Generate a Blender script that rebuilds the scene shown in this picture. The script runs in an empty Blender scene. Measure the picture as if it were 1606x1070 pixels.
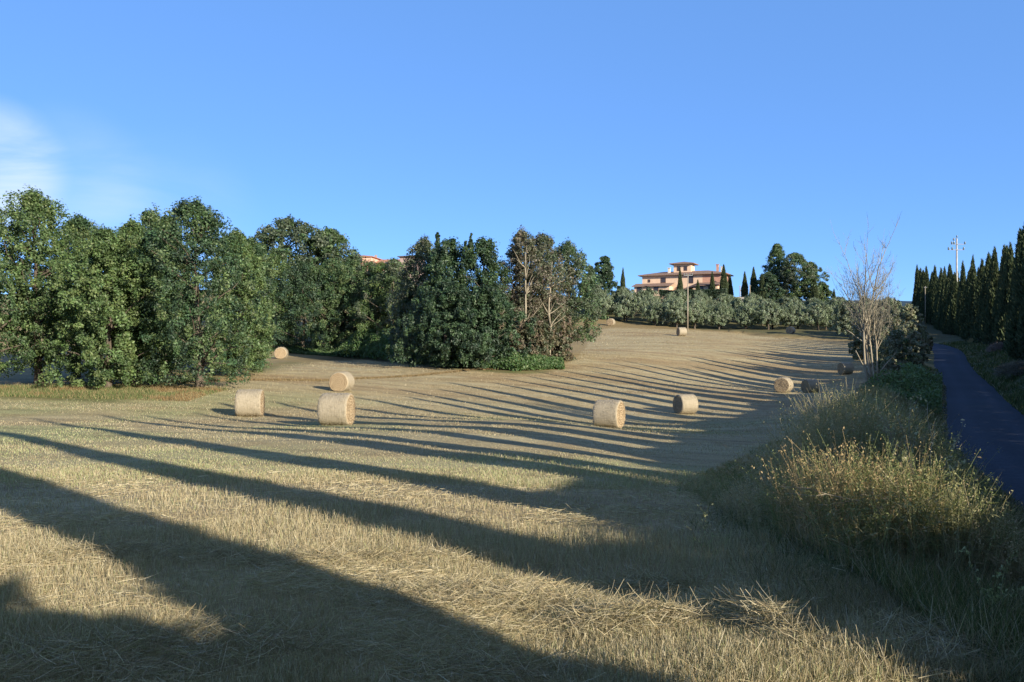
import bpy, math, random
import numpy as np
from mathutils import Vector

# ------------------------------------------------------------------ camera, world, sun, exposure
scene = bpy.context.scene
COL = scene.collection
F = 1338.0                      # focal length in photo pixels (photo 1606 x 1070)
SUN_AZ = math.radians(138.0)    # clockwise from +Y
SUN_EL = math.radians(19.0)
cam_d = bpy.data.cameras.new('camera')
cam_d.sensor_width = 36.0
cam_d.lens = 36.0 * F / 1606.0
cam_d.clip_start = 0.05
cam_d.clip_end = 12000
cam = bpy.data.objects.new('camera', cam_d)
COL.objects.link(cam)
cam.location = (0, 0, 0)
cam.rotation_euler = (math.radians(90), 0, 0)
scene.camera = cam

world = bpy.data.worlds.new("World")
scene.world = world
world.use_nodes = True
wn, wl = world.node_tree.nodes, world.node_tree.links
wn.clear()
w_out = wn.new('ShaderNodeOutputWorld')
w_bg = wn.new('ShaderNodeBackground')
sky = wn.new('ShaderNodeTexSky')
sky.sky_type = 'NISHITA'
sky.sun_disc = False
sky.sun_elevation = SUN_EL
sky.sun_rotation = SUN_AZ
sky.altitude = 5000
sky.air_density = 1.0
sky.dust_density = 0.0
sky.ozone_density = 5.0
w_bg.inputs['Strength'].default_value = 0.10
# thin cirrus low on the left of the view, laid on the sky by direction
tc = wn.new('ShaderNodeTexCoord')
mp = wn.new('ShaderNodeMapping')
mp.inputs['Scale'].default_value = (2.2, 2.2, 9.0)
mp.inputs['Rotation'].default_value = (0.25, 0.2, 0)
nz = wn.new('ShaderNodeTexNoise')
nz.inputs['Scale'].default_value = 1.4
nz.inputs['Detail'].default_value = 7
nz.inputs['Roughness'].default_value = 0.55
nz.inputs['Distortion'].default_value = 0.6
wl.new(tc.outputs['Generated'], mp.inputs['Vector'])
wl.new(mp.outputs['Vector'], nz.inputs['Vector'])
cr = wn.new('ShaderNodeMapRange')
cr.inputs['From Min'].default_value = 0.40
cr.inputs['From Max'].default_value = 0.80
wl.new(nz.outputs['Fac'], cr.inputs['Value'])
# where the cloud bank sits: a soft lobe round one direction of the sky
def lobe(dx, dy, dz, lo, hi):
    v = Vector((dx, dy, dz)).normalized()
    dp = wn.new('ShaderNodeVectorMath'); dp.operation = 'DOT_PRODUCT'
    nv = wn.new('ShaderNodeVectorMath'); nv.operation = 'NORMALIZE'
    wl.new(tc.outputs['Generated'], nv.inputs[0])
    wl.new(nv.outputs['Vector'], dp.inputs[0])
    dp.inputs[1].default_value = v
    m = wn.new('ShaderNodeMapRange'); m.interpolation_type = 'SMOOTHSTEP'
    m.inputs['From Min'].default_value = lo
    m.inputs['From Max'].default_value = hi
    wl.new(dp.outputs['Value'], m.inputs['Value'])
    return m.outputs['Result']
def wmath(op, a, b):
    n = wn.new('ShaderNodeMath'); n.operation = op
    for i, v in enumerate((a, b)):
        if isinstance(v, (int, float)): n.inputs[i].default_value = v
        else: wl.new(v, n.inputs[i])
    return n.outputs[0]
l1 = lobe(-0.61, 1.0, 0.205, 0.9972, 0.9999)
l2 = lobe(-0.52, 1.0, 0.172, 0.9950, 0.9999)
l3 = lobe(-0.40, 1.0, 0.145, 0.9945, 0.9999)
msk = wmath('ADD', wmath('MULTIPLY', l1, 1.25), wmath('ADD', wmath('MULTIPLY', l2, 0.38), wmath('MULTIPLY', l3, 0.22)))
fac = wmath('MULTIPLY', msk, wmath('ADD', wmath('MULTIPLY', cr.outputs['Result'], 0.9), 0.18))
fac = wmath('MINIMUM', fac, 0.8)
mx = wn.new('ShaderNodeMixRGB')
mx.inputs['Color2'].default_value = (3.9, 4.7, 5.7, 1)
wl.new(fac, mx.inputs['Fac'])
# clear-air scattering: the Nishita sky evened out with a steady blue
ev_ = wn.new('ShaderNodeMixRGB')
sz_ = wn.new('ShaderNodeSeparateXYZ'); nv_ = wn.new('ShaderNodeVectorMath'); nv_.operation = 'NORMALIZE'
wl.new(tc.outputs['Generated'], nv_.inputs[0]); wl.new(nv_.outputs['Vector'], sz_.inputs[0])
ez_ = wn.new('ShaderNodeMapRange'); ez_.inputs['From Min'].default_value = 0.38; ez_.inputs['From Max'].default_value = 0.85
ez_.inputs['To Min'].default_value = 0.55; ez_.inputs['To Max'].default_value = 0.08
wl.new(sz_.outputs['Z'], ez_.inputs['Value']); wl.new(ez_.outputs['Result'], ev_.inputs['Fac'])
sc_ = wn.new('ShaderNodeMixRGB'); sc_.blend_type = 'MULTIPLY'; sc_.inputs['Fac'].default_value = 1.0
sc_.inputs['Color2'].default_value = (1.18, 1.18, 1.18, 1)
wl.new(sky.outputs['Color'], sc_.inputs['Color1'])
wl.new(sc_.outputs['Color'], ev_.inputs['Color1'])
ev_.inputs['Color2'].default_value = (0.98, 2.36, 5.40, 1)
# paler, warmer sky on the sun's side (behind the camera)
gl = lobe(math.sin(SUN_AZ), math.cos(SUN_AZ), 0.25, 0.0, 1.0)
gm = wn.new('ShaderNodeMixRGB')
gm.inputs['Color2'].default_value = (4.6, 4.1, 3.2, 1)
wl.new(wmath('MULTIPLY', gl, 0.28), gm.inputs['Fac'])
wl.new(ev_.outputs['Color'], gm.inputs['Color1'])
wl.new(gm.outputs['Color'], mx.inputs['Color1'])
wl.new(mx.outputs['Color'], w_bg.inputs['Color'])
wl.new(w_bg.outputs['Background'], w_out.inputs['Surface'])

sd = bpy.data.lights.new('sun', 'SUN')
sd.energy = 4.5
sd.angle = math.radians(0.5)
sd.color = (1.0, 0.90, 0.74)
sun = bpy.data.objects.new('sun', sd)
COL.objects.link(sun)
sun_dir = Vector((math.sin(SUN_AZ) * math.cos(SUN_EL), math.cos(SUN_AZ) * math.cos(SUN_EL), math.sin(SUN_EL)))
sun.rotation_euler = sun_dir.to_track_quat('Z', 'Y').to_euler()

scene.view_settings.view_transform = 'Standard'
scene.view_settings.look = 'None'
scene.view_settings.gamma = 1
scene.view_settings.use_curve_mapping = False
scene.view_settings.exposure = 1.0

# ------------------------------------------------------------------ numeric helpers
rng = np.random.default_rng(7)
def R(seed): return np.random.default_rng(seed)
def sst(a, b, x):
    t = np.clip((x - a) / (b - a), 0, 1)
    return t * t * (3 - 2 * t)
_perm = R(99).random((256, 256))
def vnoise(x, y, s=1.0, seed=0):
    x = np.asarray(x, float) / s + seed * 17.13; y = np.asarray(y, float) / s + seed * 9.71
    xi = np.floor(x).astype(int); yi = np.floor(y).astype(int)
    fx = x - xi; fy = y - yi
    fx = fx * fx * (3 - 2 * fx); fy = fy * fy * (3 - 2 * fy)
    g = lambda a, b: _perm[a & 255, b & 255]
    return ((g(xi, yi) * (1 - fx) + g(xi + 1, yi) * fx) * (1 - fy) +
            (g(xi, yi + 1) * (1 - fx) + g(xi + 1, yi + 1) * fx) * fy)
def fbm(x, y, s=1.0, seed=0, o=3):
    v = 0; a = 0.5; t = 0
    for i in range(o):
        v = v + a * vnoise(x, y, s / 2 ** i, seed + i); t += a; a *= 0.5
    return v / t

# ------------------------------------------------------------------ the lie of the land
cp = []
for yy in (-60, -25, 0, 5.5, 12, 20, 30, 40):
    for xx in (-70, -40, -20, -8, 0):
        cp.append((xx, yy, -2.0 - 0.042 * max(yy, 0)))
cp += [(-45, 50, -3.8), (-32, 56, -3.15), (-21, 56, -3.15), (-13, 45, -4.0), (-7.8, 38, -3.7), (4, 15, -2.85), (3, 8, -2.45), (8, 25, -3.6),
       (5, 43, -4.5), (12.6, 62, -5.3), (-12.2, 61, -3.65), (0, 62, -4.5), (-27, 100, -2.0), (25.4, 80, -4.7), (29.3, 84, -5.2), (16, 43, -4.6),
       (39, 100, -3.5), (20, 100, -2.9), (22, 120, -0.8), (28.4, 143, 0.95), (20.8, 167, 3.0), (54.5, 160, 0.7), (50, 130, -0.9),
       (-60, 70, -2.9), (-60, 88, -1.2), (-62, 115, 2.2), (-90, 160, 8), (-37, 125, -1.1), (-21.8, 120, -2.4), (-12.8, 105, -2.6), (-7.2, 91, -2.75), (0.5, 87, -2.9),
       (6.6, 108, -1.4), (14.2, 150, 1.7), (-35, 150, 2.6), (-35, 200, 11.0), (-10, 150, 2.4), (-20, 240, 14.5), (-100, 60, -3), (-120, 110, 1.5),
       (45, 168, 2.0), (60, 178, 2.2), (66, 172, 2.3), (20, 200, 7.6), (50, 200, 6.0), (80, 200, 5.3), (50, 230, 9.6), (80, 230, 8.5), (65, 262, 13.2), (30, 270, 13.4), (95, 270, 12.8),
       (65, 320, 13.0), (-20, 320, 15), (120, 230, 7), (105, 200, 4.6), (150, 150, 3), (150, 80, 1), (110, 60, 0), (60, -40, -1), (120, 0, 0), (-120, -50, -2),
       (-120, 300, 13), (150, 320, 12), (-70, 0, -2.0), (74, 130, 0.6), (86, 170, 2.2), (57, 97, -1.3), (30, 45, -1.8), (20, 20, -2), (12, 5, -2), (48, 88, -2.0), (24, 62, -5.0)]
cp = np.array(cp, float)
def _tps_k(r2): return 0.5 * r2 * np.log(r2 + 1e-9)
_n = len(cp)
_r2 = ((cp[:, None, :2] - cp[None, :, :2]) ** 2).sum(-1)
_A = np.zeros((_n + 3, _n + 3)); _A[:_n, :_n] = _tps_k(_r2) + np.eye(_n) * 8.0
_A[:_n, _n] = 1; _A[:_n, _n + 1:] = cp[:, :2]; _A[_n, :_n] = 1; _A[_n + 1:, :_n] = cp[:, :2].T
_w = np.linalg.solve(_A, np.concatenate([cp[:, 2], np.zeros(3)]))
def tps(x, y):
    out = np.full(x.shape, _w[_n]) + _w[_n + 1] * x + _w[_n + 2] * y
    for i in range(_n):
        r2 = (x - cp[i, 0]) ** 2 + (y - cp[i, 1]) ** 2
        out += _w[i] * 0.5 * r2 * np.log(r2 + 1e-9)
    return out
# road centre line: x, y, z
RD = np.array([(-32, -90, -2.8), (-11, -40, -2.8), (1.5, -10, -2.8), (5.2, 0, -2.85), (8.1, 8, -2.9), (10.7, 15, -3.0), (12.1, 19, -3.05), (13.5, 22.5, -3.1), (16.9, 30, -3.2), (21.6, 39, -3.3),
               (27.1, 50, -3.4), (32.3, 60, -3.4), (39.2, 75, -2.9), (45.3, 88, -2.2), (51.4, 100, -1.5), (58.2, 115, -0.95), (63.0, 128, -0.5), (64.6, 136, -0.2), (63.2, 145, 0.3),
               (58, 153, 0.9), (50, 158, 1.4)], float)
_seg = [RD[0]]
for i in range(len(RD) - 1):
    p0 = RD[max(i - 1, 0)]; p1 = RD[i]; p2 = RD[i + 1]; p3 = RD[min(i + 2, len(RD) - 1)]
    L = max(2, int(np.hypot(*(p2 - p1)[:2]) / 1.5))
    for k in range(1, L + 1):
        t = k / L
        q = 0.5 * ((2 * p1) + (-p0 + p2) * t * 0 + (p2 - p1) * 0) if False else p1 + (p2 - p1) * t
        _seg.append(q)
RC = np.array(_seg)
for _ in range(12): RC[1:-1] = 0.25 * RC[:-2] + 0.5 * RC[1:-1] + 0.25 * RC[2:]
RT = np.gradient(RC[:, :2], axis=0); RT /= np.linalg.norm(RT, axis=1)[:, None]
RN = np.stack([RT[:, 1], -RT[:, 0]], 1)      # to the right of travel
def road_sp(x, y):
    """signed distance from the road centre (right positive) and road height there"""
    sh = x.shape; x = x.ravel(); y = y.ravel()
    p = np.empty(x.size); z = np.empty(x.size)
    for a in range(0, x.size, 20000):
        X = x[a:a + 20000, None] - RC[None, :, 0]; Y = y[a:a + 20000, None] - RC[None, :, 1]
        k = (X * X + Y * Y).argmin(1); r = np.arange(k.size)
        dx = X[r, k]; dy = Y[r, k]
        t = dx * RT[k, 0] + dy * RT[k, 1]; n = dx * RN[k, 0] + dy * RN[k, 1]
        step = 1.5
        k2 = np.clip(k + np.sign(t).astype(int), 0, len(RC) - 1)
        p[a:a + 20000] = np.sign(n) * np.sqrt(n * n + np.where((k == 0) | (k == len(RC) - 1), t * t, 0))
        z[a:a + 20000] = RC[k, 2] + (RC[k2, 2] - RC[k, 2]) * np.clip(abs(t) / step, 0, 1)
    return p.reshape(sh), z.reshape(sh)
HW = 1.55
def ground(x, y, sink=0.0, rough=True):
    x = np.asarray(x, float); y = np.asarray(y, float)
    xc = np.clip(x, -130, 170); yc = np.clip(y, -80, 330)
    z = tps(xc, yc)
    out = np.hypot(x - xc, y - yc)
    z = z * np.exp(-out / 500) + 2 * (1 - np.exp(-out / 500))
    if rough:
        nearf = np.exp(-np.hypot(x, y) / 400)
        z = z + (fbm(x, y, 14, 3) - 0.5) * 0.30 * sst(8, 40, y) + (fbm(x, y, 3.2, 5) - 0.5) * 0.13 * nearf
    p, zr = road_sp(x, y)
    left = zr + .78 * sst(HW + .2, HW + 2.3, -p) * sst(110, 70, y) + (fbm(x, y, 2.0, 8) - .5) * 0.2
    wl_ = sst(HW + 2.4 + 0.5 * vnoise(x, y, 6, 4), HW + 5.0, -p)
    zl = left * (1 - wl_) + z * wl_
    # right side: verge, low bank under the cypresses, then blends to the open ground
    bank = (.5 + 1.0 * sst(95, 62, y)) * sst(HW + 0.5, HW + 3.8, p) + 0.35 * sst(HW + 3, HW + 9, p) + (fbm(x, y, 2.5, 6) - .5) * 0.35 * sst(HW + .2, HW + 2, p)
    wr = sst(11, 30, p)
    zr_ = (zr + bank) * (1 - wr) + z * wr
    zz = np.where(p < 0, zl, zr_)
    inroad = abs(p) < HW
    zz = np.where(inroad, zr - sink, zz)
    edge = sst(HW, HW + .5, abs(p))
    zz = np.where(inroad, zz, zz * edge + (zr) * (1 - edge))
    far = np.clip((np.hypot(x, y) - 500) / 300, 0, 1)
    return zz
def gz(x, y): return float(ground(np.array([x]), np.array([y]), rough=True)[0])
def px2x(px, d): return (px - 803.0) / F * d

# ------------------------------------------------------------------ mesh builder
class MB:
    def __init__(s): s.v = []; s.c = []; s.q = []; s.t = []; s.n = 0
    def add(s, v, q=None, t=None, c=(1, 1, 1)):
        v = np.asarray(v, np.float32).reshape(-1, 3)
        if q is not None and len(q): s.q.append(np.asarray(q, np.int64).reshape(-1, 4) + s.n)
        if t is not None and len(t): s.t.append(np.asarray(t, np.int64).reshape(-1, 3) + s.n)
        c = np.asarray(c, np.float32)
        if c.ndim == 1: c = np.tile(c, (len(v), 1))
        s.v.append(v); s.c.append(c); s.n += len(v)
        return s
    def build(s, name, mat, parent=None, smooth=False, xf=None):
        v = np.concatenate(s.v); c = np.concatenate(s.c)
        q = np.concatenate(s.q) if s.q else np.zeros((0, 4), np.int64)
        t = np.concatenate(s.t) if s.t else np.zeros((0, 3), np.int64)
        me = bpy.data.meshes.new(name)
        me.vertices.add(len(v)); me.vertices.foreach_set('co', v.ravel())
        nl = q.size + t.size; npoly = len(q) + len(t)
        me.loops.add(nl); me.loops.foreach_set('vertex_index', np.concatenate([q.ravel(), t.ravel()]).astype(np.int32))
        me.polygons.add(npoly)
        st = np.concatenate([np.arange(len(q)) * 4, q.size + np.arange(len(t)) * 3]).astype(np.int32)
        me.polygons.foreach_set('loop_start', st)
        me.polygons.foreach_set('loop_total', np.concatenate([np.full(len(q), 4), np.full(len(t), 3)]).astype(np.int32))
        me.polygons.foreach_set('use_smooth', np.full(npoly, smooth))
        a = me.color_attributes.new('Col', 'FLOAT_COLOR', 'POINT')
        a.data.foreach_set('color', np.concatenate([c, np.ones((len(c), 1), np.float32)], 1).ravel())
        me.update(calc_edges=True)
        me.materials.append(mat)
        o = bpy.data.objects.new(name, me); COL.objects.link(o)
        if parent is not None: o.parent = parent
        return o
def box(mb, x0, x1, y0, y1, z0, z1, c=(1, 1, 1)):
    v = [(x0, y0, z0), (x1, y0, z0), (x1, y1, z0), (x0, y1, z0), (x0, y0, z1), (x1, y0, z1), (x1, y1, z1), (x0, y1, z1)]
    mb.add(v, q=[(0, 3, 2, 1), (4, 5, 6, 7), (0, 1, 5, 4), (1, 2, 6, 5), (2, 3, 7, 6), (3, 0, 4, 7)], c=c); return mb
def tube(mb, pts, rad, sides=6, c=(1, 1, 1), cap=True):
    pts = np.asarray(pts, float); rad = np.broadcast_to(np.asarray(rad, float), (len(pts),))
    T = np.gradient(pts, axis=0); T /= np.linalg.norm(T, axis=1)[:, None] + 1e-9
    up = np.where(np.abs(T[:, 2:3]) > 0.95, np.array([[1., 0, 0]]), np.array([[0, 0, 1.]]))
    A = np.cross(T, up); A /= np.linalg.norm(A, axis=1)[:, None] + 1e-9
    B = np.cross(T, A)
    an = np.arange(sides) / sides * 2 * np.pi
    ring = A[:, None] * np.cos(an)[None, :, None] + B[:, None] * np.sin(an)[None, :, None]
    v = (pts[:, None] + ring * rad[:, None, None]).reshape(-1, 3)
    i = np.arange(len(pts) - 1)[:, None] * sides; j = np.arange(sides)[None]; j2 = (j + 1) % sides
    q = np.stack([i + j, i + j2, i + sides + j2, i + sides + j], -1).reshape(-1, 4)
    t = []
    if cap:
        n = len(v); v = np.concatenate([v, pts[:1], pts[-1:]])
        b = (len(pts) - 1) * sides
        t = [(n, (k + 1) % sides, k) for k in range(sides)] + [(n + 1, b + k, b + (k + 1) % sides) for k in range(sides)]
    mb.add(v, q=q, t=t, c=c)
def leaves(mb, P, N, size, col, r, aspect=0.55):
    """diamond leaves at P with normals N; size and colour per leaf"""
    n = len(P)
    N = N / (np.linalg.norm(N, axis=1)[:, None] + 1e-9)
    a = r.normal(size=(n, 3)); A = np.cross(N, a); A /= np.linalg.norm(A, axis=1)[:, None] + 1e-9
    B = np.cross(N, A)
    s = np.broadcast_to(np.asarray(size, float), (n,))[:, None]
    fold = N * s * 0.12
    v = np.stack([P - A * s, P + B * s * aspect + fold, P + A * s, P - B * s * aspect + fold], 1).reshape(-1, 3)
    mb.add(v, q=np.arange(n * 4).reshape(-1, 4), c=np.repeat(np.asarray(col, np.float32), 4, 0))
def strips(mb, P, D, L, W, bend, col, r, segs=2, tip=0.15):
    """grass blades / straws: P base, D direction, L length, W width, bend vector"""
    n = len(P)
    D = D / (np.linalg.norm(D, axis=1)[:, None] + 1e-9)
    a = r.normal(size=(n, 3)); a[:, 2] *= 0.3
    S = np.cross(D, a); S /= np.linalg.norm(S, axis=1)[:, None] + 1e-9
    t = np.linspace(0, 1, segs + 1)
    C = P[:, None] + D[:, None] * (L[:, None, None] * t[None, :, None]) + bend[:, None] * (L[:, None, None] * (t ** 2)[None, :, None])
    w = W[:, None] * 0.5 * (1 - (1 - tip) * t[None] ** 1.5)
    v = np.stack([C - S[:, None] * w[..., None], C + S[:, None] * w[..., None]], 2).reshape(-1, 3)
    base = np.arange(n)[:, None] * (2 * (segs + 1)); k = np.arange(segs)[None] * 2
    q = np.stack([base + k, base + k + 1, base + k + 3, base + k + 2], -1).reshape(-1, 4)
    mb.add(v, q=q, c=np.repeat(np.asarray(col, np.float32), 2 * (segs + 1), 0))
def rnd_dir(n, r, zmul=1.0):
    a = r.normal(size=(n, 3)); a[:, 2] *= zmul
    return a / np.linalg.norm(a, axis=1)[:, None]

# ------------------------------------------------------------------ naming helpers
def tag(o, label=None, cat=None, group=None, kind=None):
    if label: o['label'] = label
    if cat: o['category'] = cat
    if group: o['group'] = group
    if kind: o['kind'] = kind
    return o
def empty(name, loc, rz=0.0):
    o = bpy.data.objects.new(name, None); COL.objects.link(o)
    o.location = loc; o.rotation_euler = (0, 0, rz); o.empty_display_size = 0.3
    return o
def kids(o): return [c for c in bpy.data.objects if c.parent == o]
def copy_thing(o, loc, rz=0.0, sc=1.0, children=None):
    c = o.copy(); COL.objects.link(c); c.location = loc; c.rotation_euler = (0, 0, rz)
    c.scale = (sc, sc, sc) if isinstance(sc, (int, float)) else sc
    for ch in children:
        d = ch.copy(); COL.objects.link(d); d.parent = c
    return c
ORD = ['first', 'second', 'third', 'fourth', 'fifth', 'sixth', 'seventh', 'eighth', 'ninth', 'tenth', 'eleventh', 'twelfth', 'thirteenth',
       'fourteenth', 'fifteenth', 'sixteenth', 'seventeenth', 'eighteenth', 'nineteenth', 'twentieth', 'twenty-first', 'twenty-second', 'twenty-third',
       'twenty-fourth', 'twenty-fifth', 'twenty-sixth', 'twenty-seventh', 'twenty-eighth', 'twenty-ninth', 'thirtieth', 'thirty-first', 'thirty-second',
       'thirty-third', 'thirty-fourth', 'thirty-fifth', 'thirty-sixth', 'thirty-seventh', 'thirty-eighth', 'thirty-ninth', 'fortieth'] + ['%dth' % k for k in range(41, 120)]

# ------------------------------------------------------------------ materials
def new_mat(name):
    m = bpy.data.materials.new(name); m.use_nodes = True
    nt = m.node_tree; b = nt.nodes['Principled BSDF']
    b.inputs['Roughness'].default_value = 0.9
    b.inputs['Specular IOR Level'].default_value = 0.2
    return m, nt, b
def nd(nt, kind, **kw):
    n = nt.nodes.new(kind)
    for k, v in kw.items():
        if k in n.inputs: n.inputs[k].default_value = v
        else: setattr(n, k, v)
    return n
def veg_mat(name, translucent=0.3, tint=(1, 1, 1), rough=0.7, spec=0.25):
    m, nt, b = new_mat(name); L = nt.links
    at = nd(nt, 'ShaderNodeAttribute', attribute_name='Col')
    mul = nd(nt, 'ShaderNodeMixRGB', blend_type='MULTIPLY'); mul.inputs['Fac'].default_value = 1
    mul.inputs['Color2'].default_value = (*tint, 1)
    L.new(at.outputs['Color'], mul.inputs['Color1'])
    b.inputs['Roughness'].default_value = rough
    b.inputs['Specular IOR Level'].default_value = spec
    L.new(mul.outputs['Color'], b.inputs['Base Color'])
    tr = nd(nt, 'ShaderNodeBsdfTranslucent')
    tm = nd(nt, 'ShaderNodeMixRGB', blend_type='MULTIPLY'); tm.inputs['Fac'].default_value = 1
    tm.inputs['Color2'].default_value = (1.1, 1.25, 0.55, 1)
    L.new(mul.outputs['Color'], tm.inputs['Color1']); L.new(tm.outputs['Color'], tr.inputs['Color'])
    ms = nd(nt, 'ShaderNodeMixShader'); ms.inputs['Fac'].default_value = translucent
    L.new(b.outputs['BSDF'], ms.inputs[1]); L.new(tr.outputs['BSDF'], ms.inputs[2])
    L.new(ms.outputs['Shader'], nt.nodes['Material Output'].inputs['Surface'])
    return m
def noise_mat(name, c1, c2, scale=5.0, bump=0.3, rough=0.9, detail=6, coord='Object', stretch=(1, 1, 1), bdist=0.02, c3=None, vcol=False, spec=0.2):
    m, nt, b = new_mat(name); L = nt.links
    t = nd(nt, 'ShaderNodeTexCoord'); mp_ = nd(nt, 'ShaderNodeMapping'); mp_.inputs['Scale'].default_value = stretch
    n1 = nd(nt, 'ShaderNodeTexNoise', Scale=scale, Detail=detail, Roughness=0.65)
    L.new(t.outputs[coord], mp_.inputs['Vector']); L.new(mp_.outputs['Vector'], n1.inputs['Vector'])
    rp = nd(nt, 'ShaderNodeValToRGB')
    rp.color_ramp.elements[0].position = 0.32; rp.color_ramp.elements[0].color = (*c1, 1)
    rp.color_ramp.elements[1].position = 0.68; rp.color_ramp.elements[1].color = (*c2, 1)
    if c3 is not None:
        e = rp.color_ramp.elements.new(0.5); e.color = (*c3, 1)
    L.new(n1.outputs['Fac'], rp.inputs['Fac'])
    src = rp.outputs['Color']
    if vcol:
        at = nd(nt, 'ShaderNodeAttribute', attribute_name='Col')
        mu = nd(nt, 'ShaderNodeMixRGB', blend_type='MULTIPLY'); mu.inputs['Fac'].default_value = 1
        L.new(src, mu.inputs['Color1']); L.new(at.outputs['Color'], mu.inputs['Color2']); src = mu.outputs['Color']
    L.new(src, b.inputs['Base Color'])
    b.inputs['Roughness'].default_value = rough
    b.inputs['Specular IOR Level'].default_value = spec
    n2 = nd(nt, 'ShaderNodeTexNoise', Scale=scale * 4, Detail=5, Roughness=0.7)
    L.new(mp_.outputs['Vector'], n2.inputs['Vector'])
    bp = nd(nt, 'ShaderNodeBump', Strength=bump, Distance=bdist)
    L.new(n2.outputs['Fac'], bp.inputs['Height']); L.new(bp.outputs['Normal'], b.inputs['Normal'])
    return m
M_leaf = veg_mat('broadleaf_foliage', 0.28, tint=(1.38, 1.40, 1.62), rough=.5, spec=.45)
M_needle = veg_mat('cypress_foliage', 0.10, rough=0.8)
M_olive = veg_mat('olive_foliage', 0.2, rough=0.55, spec=0.4)
M_grass = veg_mat('green_grass', 0.35)
M_dry = veg_mat('dry_straw', 0.25, rough=0.6, spec=0.3)
M_bark = noise_mat('bark', (0.05, 0.04, 0.03), (0.16, 0.13, 0.10), 6, 0.6, stretch=(1, 1, 0.25))
M_palebark = noise_mat('pale_bark', (0.20, 0.17, 0.12), (0.40, 0.35, 0.26), 5, 0.5, stretch=(1, 1, 0.3))
M_twig = noise_mat('bare_twigs', (0.20, 0.185, 0.14), (0.34, 0.315, 0.24), 4, 0.4)

# ------------------------------------------------------------------ terrain sheet
def axis(lim0, lim1, base, g, far):
    a = [0.0]
    while a[-1] < lim1: a.append(a[-1] + base + g * a[-1])
    while a[-1] < far: a.append(a[-1] + (base + g * lim1) + 0.25 * (a[-1] - lim1))
    b = [0.0]
    while b[-1] > lim0: b.append(b[-1] - base - g * abs(b[-1]))
    while b[-1] > -far: b.append(b[-1] - (base + g * abs(lim0)) - 0.25 * abs(b[-1] - lim0))
    return np.array(b[::-1] + a[1:])
gx = axis(-110, 130, 0.22, 0.0085, 5000)
gy = axis(-30, 300, 0.22, 0.0085, 5000)
X, Y = np.meshgrid(gx, gy)
Z = ground(X, Y, sink=0.07)
near = np.exp(-np.hypot(X, Y) / 14)
Pp, _ = road_sp(X, Y)
Z += np.where(abs(Pp) > HW + .3, (vnoise(X, Y, 0.7, 11) - .5) * 0.07 * near, 0)
def mixc(a, b, w): return a * (1 - w[..., None]) + b * w[..., None]
def field_mask(x, y, p):
    """1 in the mown field"""
    lm = np.interp(y, [3, 6, 9, 12, 18], [1.8, 2.4, 3.2, 4.0, 4.2]) + HW
    w = sst(lm, lm + 1.5, -p)
    # left-hand verge line: field ends about 50 m out on the left
    lv = sst(0, 3, (50.5 - 0.02 * x + (fbm(x, y, 5, 41) - .5) * 2) - y)
    openright = sst(-24.5, -20.5, x - (y - 50) * 0.02)
    w = w * np.maximum(lv, openright)
    # wood edge
    edge_x = np.array([-200, -60, -40, -33, -26, -19.6, -13, -7.2, 0.5, 4, 8, 12, 16, 20, 24, 62, 72, 80, 200])
    edge_y = np.array([118, 118, 123, 124, 121, 115, 102, 87.5, 84.5, 88, 104, 132, 156, 163, 163, 162, 152, 120, 60])
    w = w * sst(0, 2.5, np.interp(x, edge_x, edge_y) + (fbm(x, y, 4, 42) - .5) * 3 - y)
    return w
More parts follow.
